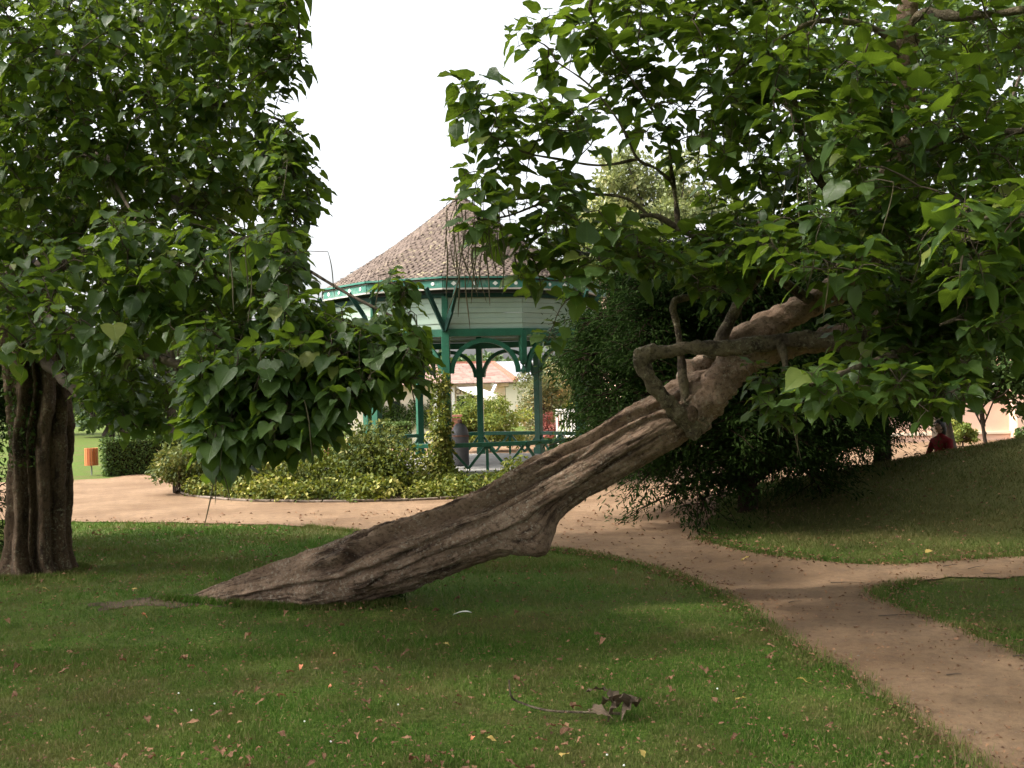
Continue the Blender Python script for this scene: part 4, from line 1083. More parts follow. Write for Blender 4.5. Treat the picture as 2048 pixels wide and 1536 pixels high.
clump_plant('flowering_climber', [pc(1000 + 9 * i, 985 - 14 * (i % 5), 19.6 + .2 * (i % 3)) for i in range(8)], [.26, .25, .22], 1500, 0.07, M['ivy'], 'small clump of yellow-green ivy tangled in the railing behind the leaning trunk', 'ivy', pc(1030, 1000, 19.9)[:2] + (0,), 89, shell=0.35)
clump_plant('leafy_shrub', [pc(470 + 13 * i, 985 - 13 * (i % 5), 19.7 + .3 * (i % 3)) for i in range(18)], [.34, .32, .26], 3900, 0.075, M['shrub'], 'low green shrub between the stone steps and the bushy shrub', 'shrub', pc(650, 1000, 20)[:2] + (0,), 90, shell=0.35)

# ------------------------------------------------------------------ orange bin and clipped hedge
bp = G(184, 950)
e = empty('slatted_bin', (bp.x, bp.y, 0), 'orange wooden slatted bin on a steel post in front of the clipped hedge', 'bin')
hgt = 54 * bp.y / FPX; bw = 24 * bp.y / FPX / 2
z0, z1 = hgt * 0.36, hgt
mb = MB(); mb.lathe([(.02, 0), (.02, z0 + .02)], n=8); mb.build('post', M['steel'], e)
mb = MB(); mb.lathe([(bw * .86, z0), (bw * .86, z1 - .05)], n=20); mb.build('liner', M['bin_grey'], e, True)
ns_ = 16; slat = None
for i in range(ns_):
    a = 2 * PI * i / ns_
    if slat is None:
        mb = MB(); mb.box((-bw * PI / ns_ * 0.88, -0.012, z0), (bw * PI / ns_ * 0.88, 0.012, z1)); slat = mb.build('slat', M['orange'], e, bevel=0.003); o = slat
    else:
        o = slat.copy(); COL.objects.link(o); o.parent = e
    o.location = (bw * math.cos(a), bw * math.sin(a), 0.004 * random.uniform(-1, 1)); o.rotation_euler = (0, 0, a + PI / 2)
mb = MB(); mb.lathe([(bw * 1.03, z0 + .06), (bw * 1.05, z0 + .065), (bw * 1.05, z0 + .085), (bw * 1.03, z0 + .09)], n=20); mb.build('hoop', M['steel'], e, True)

def hedge(name, p0, p1, width, h, label, mat, n, size, seed, core=True):
    p0, p1 = Vector(p0), Vector(p1); d = p1 - p0; L = d.length; d.normalize(); s = Vector((-d.y, d.x, 0))
    e = empty(name, p0, label, 'hedge')
    mb = MB(); mb.bar(p0 + s * width / 2 + Vector((0, 0, h * 0.47)) + d * .07, p1 + s * width / 2 + Vector((0, 0, h * 0.47)) - d * .07, width * 0.86, h * 0.90)
    local(mb.build('inner_branches', M['dark_bark'], e), e)
    r = np.random.default_rng(seed)
    face = r.choice(4, n, p=[0.42, 0.33, 0.15, 0.10]); u = r.random(n); w = r.random(n); z = r.random(n)
    jit = 0.035 * np.array([fbm(Vector((u_ * L * 1.5, z_ * 2, seed)), 3) for u_, z_ in zip(u, z)]) + 0.03 * r.random(n) ** 2
    ww = np.where(face == 0, -jit, np.where(face == 2, width + jit, w * width)); zz = np.where(face == 1, h + jit, z * h); uu = np.where(face == 3, np.where(w < .5, -jit, L + jit), u * L)
    p = np.array(p0)[None] + uu[:, None] * np.array(d)[None] + ww[:, None] * np.array(s)[None]; p[:, 2] = zz
    nn = np.where((face == 0)[:, None], -np.array(s)[None], np.where((face == 1)[:, None], np.array([[0, 0, 1.]]), np.where((face == 2)[:, None], np.array(s)[None], np.array(d)[None])))
    v, f = stamp(SM_T, SM_F, p, *rot_frames(r.normal(size=(n, 3)) + nn * .3, nn + r.normal(size=(n, 3)) * .7), size * (.6 + .8 * r.random(n)))
    o = link('foliage', mesh_np('foliage', v, f, mat, tint=np.repeat(r.random(n), 4)), e); stuffpart(local(o, e))
    return e
h0 = G(214, 953); h1 = h0 + Vector((3.4, 2.4, 0))
hedge('clipped_hedge', h0, h1, 0.62, 0.90, 'low clipped green hedge running beside the path behind the orange bin', M['hedge'], 15000, 0.06, 91)

# ------------------------------------------------------------------ yews and trees
def needle_tree(name, base, limbs, label, n, size, seed, mat=None, trunk_r=0.13, needle=(0.10, 1.0), group=None):
    """dark conifer: trunk, sweeping limbs, sprays of narrow leaves along them"""
    e = empty(name, base, label, 'tree', group); r = np.random.default_rng(seed)
    b = np.array(base); H = max(l[-1][2] for l in limbs) * 0.95
    ctrl = [(b[0], b[1], b[2] - .05, trunk_r * 1.2), (b[0] + .03, b[1], b[2] + .5, trunk_r), (b[0] - .02, b[1] + .03, b[2] + (H - b[2]) * .5, trunk_r * .7), (b[0], b[1], H, trunk_r * .2)]
    c = spline(ctrl, 26); v, f = tube_np(c[:, :3], np.abs(c[:, 3]), 12)
    v = v + np.array([[0.02 * fbm(Vector(q) * 6, 3)] * 3 for q in v])
    local(link('trunk', mesh_np('trunk', v, f, M['dark_bark'], uv=np.zeros((len(v), 2)), smooth=True), e), e)
    acc = Acc(); tips = []; dirs = []
    for l in limbs:
        p = spline(l, 12); acc.add(*tube_np(p, np.linspace(.05, .012, 12), 6))
        nsub = int(5 + 9 * np.linalg.norm(p[-1] - p[0]))
        for _ in range(nsub):
            k_ = r.integers(3, 12); d = p[min(k_ + 1, 11)] - p[k_ - 1]; d /= np.linalg.norm(d) + 1e-9
            q = d * .4 + r.normal(size=3) * .5; q[2] *= .5; q /= np.linalg.norm(q); Ls = .3 + .5 * r.random()
            pe = p[k_] + q * Ls + np.array([0, 0, -.10])
            acc.add(*tube_np(np.array([p[k_], (p[k_] + pe) / 2 + np.array([0, 0, .03]), pe]), np.array([.009, .006, .003]), 4))
            for _ in range(4):
                tt_ = .25 + .8 * r.random(); tips.append(p[k_] + (pe - p[k_]) * tt_); dirs.append(q)
    v, f = acc.arrays(); o = link('limbs', mesh_np('limbs', v, f, M['dark_bark'], smooth=True), e); stuffpart(local(o, e))
    tips = np.array(tips); dirs = np.array(dirs)
    idx = r.integers(0, len(tips), n); off = r.normal(size=(n, 3)) * np.array([.10, .10, .06])
    p = tips[idx] + off
    fwd = dirs[idx] * .9 + r.normal(size=(n, 3)) * .55 + np.array([0, 0, -.25]); nrm = np.array([0, 0, 1.0]) + r.normal(size=(n, 3)) * .55
    T = SM_T * np.array([needle[1] * 0.6, 1, 1])
    v, f = stamp(T, SM_F, p, *rot_frames(fwd, nrm), size * (.6 + .9 * r.random(n)))
    o = link('crown', mesh_np('crown', v, f, mat or M['yew'], tint=np.repeat(np.clip(r.random(len(tips))[idx] * .5 + .5 * r.random(n), 0, 1), 4)), e); stuffpart(local(o, e))
    return e
ry = np.random.default_rng(61)
def yew_limbs(base, R, H, k_, lo=0.25, dropz=0.25, bias=None, open_right=False):
    out = []
    for i in range(k_):
        a = ry.uniform(0, 2 * PI); z0 = lo + (H * .93 - lo) * ry.random() ** .8
        if math.sin(a) < -.25 and math.cos(a) > -.35: z0 = max(z0, 1.15 + .4 * ry.random())
        rr_ = R * (1 - 0.35 * (z0 / H) ** 3) * ry.uniform(.65, 1.05)
        if open_right and math.cos(a) > .05: z0 = max(z0, 1.35 + .5 * ry.random()); rr_ *= .78
        rr_ *= .5 + .5 * min(1, z0 / 1.7)
        if bias is not None: rr_ *= 1 + .22 * math.cos(a - bias)
        b = np.array(base); d = np.array([math.cos(a), math.sin(a), 0])
        out.append([b + [0, 0, z0 * .7], b + d * rr_ * .45 + [0, 0, z0 + .12], b + d * rr_ * .8 + [0, 0, z0 + .02], b + d * rr_ + [0, 0, z0 - dropz * ry.random()]])
    return out
y1 = (P(1493, 1020, 14.7).x, 14.7, 0.05)
needle_tree('yew_tree', y1, yew_limbs(y1, 2.15, 3.95, 230, .4, .35, PI), 'wide dark yew with open leafless base beside the sandy path', 250000, 0.070, 63, needle=(.1, .85))
z_ = float(terr(P(1762, 905, 17.6).x, 17.6)); y2 = (P(1762, 905, 17.6).x, 17.6, z_ - .02)
needle_tree('yew_tree', y2, [[np.array(q) for q in l] for l in yew_limbs(y2, 2.1, 4.2, 105, .4, .30, PI, True)], 'dark yew at the top of the grass bank near the seated person', 160000, 0.072, 64, needle=(.1, .85))
y4 = (P(1625, 905, 16.6).x, 16.6, float(terr(P(1625, 905, 16.6).x, 16.6)) - .02)
needle_tree('yew_tree', y4, [[np.array(q) for q in l] for l in yew_limbs(y4, 1.7, 3.4, 80, .35, .3)], 'smaller dark yew growing between the two larger yews', 90000, 0.055, 66, trunk_r=.07, needle=(.1, .7))
y3 = (P(-150, 1095, 13.2).x, 13.2, 0.0)
needle_tree('yew_tree', y3, yew_limbs(y3, 1.25, 4.2, 60, .2, .3), 'deep shaded dark evergreen standing just behind the upright tree', 50000, 0.075, 65, needle=(.1, .7))

def broad_tree(name, base, H, blobs, n, size, mat, label, seed, trunk_r=.18, cat='tree', k_each=22, cr=0.30, group=None):
    """blobs: list of (centre, radii)"""
    e = empty(name, base, label, cat, group); r = np.random.default_rng(seed); b = np.array(base)
    c = []; rad_ = []
    for i, (q, R) in enumerate(blobs):
        c += list(blob_points(q, R, k_each, seed + i, .35)); rad_ += [np.array(R) * cr] * k_each
    o = leaf_cloud('crown', c, rad_, n, size, mat, e, seed=seed, shell=.3); local(o, e)
    top = np.mean([q for q, _ in blobs], 0)
    v, f = tube_np(spline([b - [0, 0, .05], b * .7 + np.array([*top[:2], H * .4]) * .3, top], 14), np.linspace(trunk_r, trunk_r * .35, 14), 9)
    local(link('trunk', mesh_np('trunk', v, f, M['twig'], smooth=True), e), e)
    acc = Acc()
    for q in np.array(c)[r.permutation(len(c))[:min(26, len(c))]]:
        st = b + (top - b) * r.uniform(.35, .9)
        acc.add(*tube_np(spline([st, (st + q) / 2 + r.normal(size=3) * .1, q], 7), np.linspace(trunk_r * .3, .012, 7), 5))
    v, f = acc.arrays(); o = link('limbs', mesh_np('limbs', v, f, M['twig'], smooth=True), e); stuffpart(local(o, e))
    return e
def pb(x, y, D, rx, ry_, rd): s = D / FPX; return (tuple(P(x, y, D)), (rx * s, rd, ry_ * s))
broad_tree('sunlit_tree', (P(1330, 800, 42).x, 42, 0), 10, [pb(1240, 350, 42, 60, 60, 2.2), pb(1340, 400, 42, 110, 100, 3), pb(1250, 470, 42, 150, 80, 3), pb(1420, 470, 42, 120, 110, 3), pb(1330, 560, 42, 160, 90, 3)], 26000, 0.20, M['pale'], 'tall pale yellow-green tree behind the bandstand roof', 101, .3, k_each=26, cr=.26)
broad_tree('lawn_tree', (P(1150, 800, 46).x, 46, 0), 8, [pb(1150, 440, 46, 70, 60, 2.4), pb(1110, 700, 46, 40, 120, 2), pb(1170, 560, 46, 110, 90, 3)], 12000, 0.2, M['far'], 'grey-green tree between the bandstand roof and the pale tree', 103, .3)
broad_tree('dark_tree', (P(1900, 850, 21.5).x, 21.5, 0), 11, [pb(1700, 330, 21.5, 170, 150, 2.2), pb(1900, 150, 21.5, 260, 220, 2.4), pb(2050, 420, 21.5, 180, 160, 2.2), pb(1800, 560, 21.5, 200, 110, 2), pb(1620, 60, 21.5, 110, 130, 2)], 19000, 0.17, M['hedge'], 'tall dark green tree rising behind the leaning tree', 105, .28, k_each=24, cr=.28)
broad_tree('bank_bush', (P(1985, 870, 20.6).x, 20.6, 0.0), 3, [pb(1990, 740, 20.6, 120, 90, .8), pb(1900, 700, 20.6, 90, 70, .8)], 3600, 0.14, M['hedge'], 'loose dark leafy branches hanging before the pink wall', 107, .06, 'bush')
# seen through the bandstand
broad_tree('golden_bush', (P(985, 880, 33).x, 33, 0), 2, [pb(985, 845, 33, 75, 48, 1.2), pb(930, 840, 33, 35, 50, .7)], 11000, 0.085, M['bush'], 'rounded golden green bush seen through the bandstand arch', 109, .06, 'bush', k_each=40, cr=.3)
broad_tree('olive_bush', (P(1085, 880, 36).x, 36, 0), 3, [pb(1075, 800, 36, 50, 70, 1.2), pb(1100, 770, 36, 40, 50, 1)], 9000, 0.09, M['olive'], 'tall feathery olive bush dotted with orange behind the right rear post', 111, .06, 'bush', k_each=34, cr=.3)
broad_tree('lime_bush', (P(1135, 870, 37).x, 37, 0), 1.5, [pb(1137, 815, 37, 14, 18, .4)], 900, 0.09, M['bush'], 'small bright lime bush above the white chair', 113, .03, 'bush', k_each=12)
broad_tree('red_flowers', (P(1098, 880, 35).x, 35, 0), 1.2, [pb(1100, 850, 35, 20, 26, .4)], 900, 0.08, M['redflower'], 'dusky red flowering plant beside the white chair', 115, .03, 'plant', k_each=14)
broad_tree('red_flowers', (P(1143, 880, 38).x, 38, 0), 1.2, [pb(1142, 812, 38, 8, 7, .3)], 220, 0.08, M['redflower'], 'small tuft of red blossom over the white chair back', 117, .03, 'plant', k_each=8)
for i, (x, y, D, rx, ry_, lab) in enumerate([(-60, 760, 62, 190, 90, 'far dark tree beyond the lawn behind the upright trunk'), (215, 780, 58, 110, 72, 'far spreading tree over the sunlit lawn above the hedge'),
                                             (420, 740, 66, 160, 110, 'far broad tree behind the drooping spray of big leaves'), (640, 760, 70, 120, 90, 'far tree left of the red-roofed house')]):
    broad_tree('park_tree', (P(x, 840, D).x, D, 0), 6, [pb(x, y, D, rx, ry_, 4), pb(x + rx * .6, y + 18, D, rx * .5, ry_ * .6, 3)], 7000, 0.34, M['far'], lab, 121 + i, .35, k_each=30, group='trees across the far lawn')
o = broad_tree('park_tree', (G(341, 868).x, G(341, 868).y, 0), 6, [pb(345, 700, G(341, 868).y, 130, 110, 3)], 5000, 0.3, M['far'], 'far tree with dark trunk showing over the end of the hedge', 131, .42, k_each=30, group='trees across the far lawn')
broad_tree('hill_trees', (P(1000, 780, 120).x, 120, 0), 8, [pb(960, 735, 120, 70, 22, 8), pb(1010, 745, 120, 45, 20, 8), pb(900, 735, 120, 60, 26, 8)], 6000, 0.6, M['far'], 'distant grey-green trees above the house ridge', 133, .4, k_each=30)
broad_tree('park_tree', (-4.0, -5.0, 0), 9, [((-3.5, -3.5, 7.0), (6.0, 5.0, 2.4)), ((3.5, -3.0, 7.2), (5.0, 5.0, 2.2))], 4500, 0.30, M['far'], 'broad unseen tree behind the viewpoint, added to shade the lawn', 137, .3, k_each=40, cr=.34, group='unseen trees added for shade')  # never in view; added behind the camera to darken the lawn
broad_tree('park_tree', (11.5, 9.5, float(terr(11.5, 9.5))), 9, [((11.5, 9.5, 6.5), (4.5, 5.5, 3.0))], 6000, 0.30, M['far'], 'broad unseen tree to the right of the view, added for its shade', 139, .3, k_each=40, cr=.34, group='unseen trees added for shade')  # never in view; added at the right to shade that side
# low plant at the foot of the pink wall
broad_tree('wall_shrub', (P(1925, 885, 29).x, 29, 0), 1.5, [pb(1915, 862, 29, 26, 22, .5), pb(1935, 870, 29, 16, 15, .4)], 1800, 0.09, M['bush'], 'small bright shrub at the foot of the pink wall', 135, .03, 'shrub', k_each=18)
broad_tree('wall_shrub', (P(2052, 885, 27).x, 27, 0), 1.5, [pb(2052, 868, 27, 26, 20, .5)], 1000, 0.09, M['hedge'], 'dark green shrub at the far corner of the pink wall', 136, .03, 'shrub', k_each=14)

# ------------------------------------------------------------------ houses
def wallbox(e, name, lo, hi, mat, bevel=0.0):
    mb = MB(); mb.box(lo, hi); return local(mb.build(name, mat, e, bevel=bevel), e)
HD = 40.0
hx0, hx1 = P(690, 800, HD).x, P(1010, 800, HD).x
ez = P(850, 769, HD).z; rz = P(900, 729, HD + 3).z
house = empty('red_roofed_house', ((hx0 + hx1) / 2, HD, 0), 'low cream house with red tiled hip roof behind the bandstand', 'house')
wallbox(house, 'wall', (hx0, HD, -0.02), (hx1, HD + 6, ez + .02), M['cream'])
wallbox(house, 'cornice', (hx0 - .15, HD - .18, ez - .14), (hx1 + .15, HD + 6.1, ez - .02), M['cream'])
# hip roof with tile courses
ov = .45; rxa, rxb = hx0 + 2.2, P(985, 735, HD + 3).x
vv = [(hx0 - ov, HD - ov, ez), (hx1 + ov, HD - ov, ez), (hx1 + ov, HD + 6 + ov, ez), (hx0 - ov, HD + 6 + ov, ez), (rxa, HD + 3, rz), (rxb, HD + 3, rz)]
mb = MB(); mb.add(vv, [(0, 1, 5, 4), (1, 2, 5), (2, 3, 4, 5), (3, 0, 4), (0, 3, 2, 1)]); local(mb.build('roof', M['housetile'], house), house)
tv, tf, tt, n0 = [], [], [], 0; rt = np.random.default_rng(4); NC = 20
def hip_course(A, B, C, D_):
    global n0
    A, B, C, D_ = map(Vector, (A, B, C, D_))
    for i in range(NC):
        s0, s1 = i / NC, min(1, (i + 1.4) / NC)
        a, b, c, d = A.lerp(D_, s0), B.lerp(C, s0), B.lerp(C, s1), A.lerp(D_, s1)
        m_ = max(1, int((b - a).length / .26))
        for j in range(m_):
            q = [a.lerp(b, j / m_), a.lerp(b, (j + .96) / m_), d.lerp(c, (j + .96) / m_), d.lerp(c, j / m_)]
            u_ = Vector((0, 0, .045 + .02 * rt.random()))
            for x in (q[0] + u_, q[1] + u_, q[2] + Vector((0, 0, .012)), q[3] + Vector((0, 0, .012)), q[0], q[1]): tv.append(tuple(x))
            tf.extend([(n0, n0 + 1, n0 + 2, n0 + 3), (n0 + 4, n0 + 5, n0 + 1, n0)]); tt.extend([rt.random()] * 6); n0 += 6
hip_course(vv[0], vv[1], vv[5], vv[4]); hip_course(vv[1], vv[2], vv[5], vv[5])
o = link('roof_tiles', mesh_np('roof_tiles', tv, tf, M['housetile'], tint=tt), house); stuffpart(local(o, house))
mb = MB(); mb.bar((rxa, HD + 3, rz + .04), (rxb, HD + 3, rz + .04), .22, .14); mb.bar((rxb, HD + 3, rz + .04), (hx1 + ov, HD - ov, ez + .08), .18, .12); local(mb.build('ridge_tiles', M['brick'], house), house)
gx = lambda x: P(x, 800, HD).x
gz = lambda y, x=880: P(x, y, HD).z
for (xa, xb) in ((868, 876), (902, 910)):
    wallbox(house, 'pilaster', (gx(xa), HD - .16, 0), (gx(xb), HD + .02, ez - .15), M['white'])
for xa, xb in ((876, 902), (912, 950)):
    w_ = wallbox(house, 'window', (gx(xa) + .03, HD - .02, .15), (gx(xb) - .03, HD + .05, gz(793)), M['glass'])
    mb = MB(); mb.box((gx(xa) + .0, HD - .05, gz(793)), (gx(xb), HD + .03, gz(793) + .09)); mb.box(((gx(xa) + gx(xb)) / 2 - .03, HD - .05, .15), ((gx(xa) + gx(xb)) / 2 + .03, HD + .03, gz(793)))
    o = mb.build('window_frame', M['white'], w_); o.matrix_parent_inverse = w_.matrix_world.inverted() if False else Matrix.Translation(-house.location) @ Matrix.Translation(house.location)
wallbox(house, 'window', (gx(780), HD - .03, gz(835)), (gx(800), HD + .05, gz(800)), M['glass'])
wallbox(house, 'sign_board', (gx(909), HD - .08, gz(790)), (gx(945), HD - .02, gz(778)), M['cream'])
for i_, ch_ in enumerate('ONZI'):
    cu = bpy.data.curves.new('letter', 'FONT'); cu.body = ch_; cu.size = .26; cu.extrude = .006
    tmp = bpy.data.objects.new('tmp', cu); COL.objects.link(tmp); lm = bpy.data.meshes.new_from_object(tmp); bpy.data.objects.remove(tmp)
    lm.materials.clear(); lm.materials.append(M['letters'])
    so = link('letter', lm, house); so.location = Vector((gx(911) + .17 * i_ + (.12 if i_ == 3 else 0), HD - .095, gz(789))) - house.location; so.rotation_euler = (PI / 2, 0, 0)
# awning: sloping canvas on arms
aw = empty('canvas_awning', (gx(940), HD - .2, gz(768)), 'white canvas awning sloping out from the cream house wall', 'awning')
a0, a1 = P(912, 773, HD - .2), P(948, 771, HD - .2); a2, a3 = P(993, 789, HD - 1.8), P(962, 795, HD - 1.8)
th = Vector((0, 0, .04))
mb = MB(); mb.add([tuple(x) for x in (a0, a1, a2, a3)] + [tuple(x - th) for x in (a0, a1, a2, a3)], [(0, 1, 2, 3), (7, 6, 5, 4), (0, 4, 5, 1), (1, 5, 6, 2), (2, 6, 7, 3), (3, 7, 4, 0)]); local(mb.build('canvas', M['awning'], aw), aw)
mb = MB(); mb.add([tuple(x) for x in (a3 - th, a2 - th, a2 - th * 4, a3 - th * 4)] + [tuple(x + Vector((0, .012, 0))) for x in (a3 - th, a2 - th, a2 - th * 4, a3 - th * 4)], [(0, 1, 2, 3), (7, 6, 5, 4), (0, 4, 5, 1), (1, 5, 6, 2), (2, 6, 7, 3), (3, 7, 4, 0)]); local(mb.build('valance', M['awning'], aw), aw)
for p_, q_ in ((P(984, 786, HD - 1.5), P(992, 770, HD - .3)),):
    mb = MB(); mb.bar(p_, q_, .10, .10); mb.bar(q_, P(984, 768, HD - .2), .16, .14); local(mb.build('arm', M['white'], aw), aw)
for p_ in (a2, a3):
    mb = MB(); mb.bar((p_.x, p_.y + .03, 0), (p_.x, p_.y + .03, p_.z - .05), .05, .05); local(mb.build('pole', M['white'], aw), aw)
hedge('garden_hedge', (gx(745), 37.2, 0), (gx(830), 37.2, 0), .7, P(790, 848, 37.2).z, 'low clipped hedge in front of the cream house wall', M['hedge'], 3500, .08, 95)
iv = leaf_cloud('wall_ivy', [(gx(755 + 9 * i), HD - .08, gz(815 + 8 * (i % 4))) for i in range(13)], [.28, .07, .38], 2600, .085, M['hedge'], None, seed=141)
iv.pop('kind', None); tag(iv, 'dark ivy patch on the cream house wall', 'ivy')
# grey slate building farther back
SD = 58.0
sl = empty('slate_roofed_house', (P(960, 790, SD).x, SD, 0), 'grey slate-roofed building behind the red-roofed house', 'house')
sx0, sx1 = P(820, 780, SD).x, P(1085, 780, SD).x; sz = P(960, 765, SD).z; sr = P(960, 724, SD + 4).z
wallbox(sl, 'wall', (sx0, SD, -.02), (sx1, SD + 8, sz), M['cream'])
mb = MB(); mb.add([(sx0 - .4, SD - .4, sz), (sx1 + .4, SD - .4, sz), (sx1 + .4, SD + 8.4, sz), (sx0 - .4, SD + 8.4, sz), (sx0 - .4, SD + 4, sr), (sx1 + .4, SD + 4, sr)], [(0, 1, 5, 4), (2, 3, 4, 5), (1, 2, 5), (3, 0, 4), (0, 3, 2, 1)]); local(mb.build('roof', M['slate'], sl), sl)

# pink building on the right
PD = 32.0
px0, px1 = 3.4, 20.0
pk = empty('pink_building', (10, PD, 0), 'pink rendered building with stone plinth beyond the grass bank', 'building')
wallbox(pk, 'wall', (px0, PD, -.02), (px1, PD + 7, 5.4), M['pinkwall'])
wallbox(pk, 'plinth', (px0 - .05, PD - .06, -.02), (px1, PD + .02, P(1970, 866, PD).z - .03), M['pinkwall'])
wallbox(pk, 'string_course', (px0 - .08, PD - .10, P(1970, 866, PD).z - .028), (px1, PD + .02, P(1970, 866, PD).z + .05), M['cream'])
wallbox(pk, 'buttress', (P(2018, 860, PD).x, PD - .5, 0), (P(2034, 860, PD).x, PD + .02, 3.0), M['pinkwall'], .02)
mb = MB(); mb.add([(px0 - .5, PD - .5, 5.4), (px1 + .5, PD - .5, 5.4), (px1 + .5, PD + 7.5, 5.4), (px0 - .5, PD + 7.5, 5.4), (px0 + 3, PD + 3.5, 7.4), (px1 - 3, PD + 3.5, 7.4)], [(0, 1, 5, 4), (1, 2, 5), (2, 3, 4, 5), (3, 0, 4), (0, 3, 2, 1)]); local(mb.build('roof', M['slate'], pk), pk)
for xa in (5.2, 8.0, 10.8, 13.6):
    w_ = wallbox(pk, 'window', (xa, PD - .03, 1.5), (xa + 1.0, PD + .05, 3.3), M['glass'])
    mb = MB(); mb.box((xa - .1, PD - .06, 1.40), (xa + 1.1, PD - .02, 1.5)); mb.box((xa + .46, PD - .06, 1.5), (xa + .54, PD - .035, 3.3)); mb.box((xa - .1, PD - .06, 3.3), (xa + 1.1, PD - .02, 3.42)); mb.box((xa - .1, PD - .06, 1.5), (xa, PD - .02, 3.3)); mb.box((xa + 1.0, PD - .06, 1.5), (xa + 1.1, PD - .02, 3.3))
    mb.build('window_frame', M['white'], w_)

# ------------------------------------------------------------------ small things behind the bandstand
q = P(907, 850, 30)
e = empty('brick_pier', (q.x, q.y, 0), 'short red brick pier beside the golden bush', 'pier')
pz = P(905, 834, 30).z; nb2 = 9; proto = None
for c in range(int(pz / .078)):
    for j in range(2):
        if proto is None:
            mb = MB(); mb.box((-.105, -.105, 0), (.105, .105, .066)); proto = mb.build('brick', M['brick'], e, bevel=.004); o = proto
        else:
            o = proto.copy(); COL.objects.link(o); o.parent = e
        o.location = ((j - .5) * .22, 0, c * .078)
mb = MB(); mb.box((-.25, -.14, pz), (.25, .14, pz + .06)); mb.build('capping', M['brick'], e, bevel=.006)
# white garden chair
q = P(1132, 862, 33); sc = 1.0
ch = empty('garden_chair', (q.x, q.y, 0), 'white slatted garden chair behind the bandstand railing', 'chair')
cw = .27
for sx_ in (-1, 1):
    mb = MB(); mb.bar((sx_ * cw, .22, 0), (sx_ * cw, .26, P(1132, 818, 33).z), .06, .06); mb.build('leg', M['white'], ch, bevel=.005)
    mb = MB(); mb.bar((sx_ * cw, -.22, 0), (sx_ * cw, -.22, .64), .05, .05); mb.build('leg', M['white'], ch, bevel=.005)
    mb = MB(); mb.bar((sx_ * cw, -.26, .66), (sx_ * cw, .26, .66), .06, .03); mb.build('armrest', M['white'], ch, bevel=.005)
topz = P(1132, 818, 33).z
mb = MB(); mb.bar((-cw, .26, topz - .05), (cw, .26, topz - .05), .04, .10); mb.build('top_rail', M['white'], ch, bevel=.005)
for i in range(5):
    mb = MB(); mb.bar((-cw + .09 + i * .09, .24, .44), (-cw + .09 + i * .09, .26, topz - .09), .045, .02); mb.build('back_slat', M['white'], ch)
mb = MB(); mb.box((-cw - .02, -.26, .40), (cw + .02, .24, .45)); mb.build('seat', M['white'], ch, bevel=.008)
q = P(1165, 862, 34)
tb = empty('garden_table', (q.x, q.y, 0), 'small round white garden table next to the white chair', 'table')
mb = MB(); mb.lathe([(.42, .70), (.45, .71), (.45, .74), (.43, .75)], n=24); mb.build('table_top', M['white'], tb)
mb = MB(); mb.lathe([(.22, 0), (.20, .03), (.04, .06), (.03, .40), (.04, .68), (.10, .70)], n=14); mb.build('pedestal', M['white'], tb, True)
# red slatted bin far side of the bandstand
q = P(662, 880, 27.5)
e = empty('red_slatted_bin', (q.x, q.y, 0), 'dark red slatted bin half hidden behind the bandstand shrubs', 'bin')
proto = None; zt = P(662, 866, 27.5).z
for i in range(14):
    a = 2 * PI * i / 14
    if proto is None:
        mb = MB(); mb.box((-.045, -.012, .12), (.045, .012, zt - .02)); proto = mb.build('slat', M['redbrown'], e); o = proto
    else: o = proto.copy(); COL.objects.link(o); o.parent = e
    o.location = (.24 * math.cos(a), .24 * math.sin(a), 0); o.rotation_euler = (0, 0, a + PI / 2)
mb = MB(); mb.lathe([(.20, 0), (.21, .02), (.21, zt - .1)], n=18); mb.build('liner', M['bin_grey'], e, True)
mb = MB(); mb.lathe([(.25, zt - .02), (.27, zt), (.27, zt + .03), (.25, zt + .035)], n=18); mb.build('rim', M['stone'], e, True)

# ------------------------------------------------------------------ person seated behind the bank
pd_ = 18.6; pq = P(1884, 845, pd_); sx_, hz_ = pq.x, pq.z
gz_ = float(terr(sx_, pd_)); seat = hz_ - .86
bn = empty('park_bench', (sx_, pd_ + .05, gz_), 'low dark wooden bench behind the grass bank', 'bench')
bproto = None
for i in range(4):
    mb = MB(); mb.bar((-1.0, -.19 + .125 * i, seat - gz_ - .02), (.32, -.19 + .125 * i, seat - gz_ - .02), .11, .035); mb.build('slat', M['benchwood'], bn, bevel=.006)
for x_ in (-.85, .18):
    mb = MB(); mb.bar((x_, -.2, seat - gz_ - .06), (x_, .22, seat - gz_ - .06), .06, .05); mb.bar((x_, -.15, -.03), (x_, -.15, seat - gz_ - .04), .06, .06); mb.bar((x_, .17, -.03), (x_, .17, seat - gz_ - .04), .06, .06); mb.build('trestle', M['benchwood'], bn)
def skin_body(name, verts, edges, radii, root, mat, parent, sub=2):
    me = bpy.data.meshes.new(name); me.from_pydata(verts, edges, []); me.materials.append(mat)
    o = link(name, me, parent)
    md = o.modifiers.new('skin', 'SKIN'); md.use_smooth_shade = True
    for i, rd in enumerate(radii):
        sv = me.skin_vertices[0].data[i]; sv.radius = rd if isinstance(rd, tuple) else (rd, rd); sv.use_root = (i == root)
    ss = o.modifiers.new('sub', 'SUBSURF'); ss.levels = sub; ss.render_levels = sub
    return o
pe = empty('person', (sx_, pd_ + .02, seat), 'person in a dark red top with dark hair sitting on the low bench', 'person')
pe.rotation_euler = (0, 0, math.radians(-62))     # faces away to the left of the view (local -Y is forward)
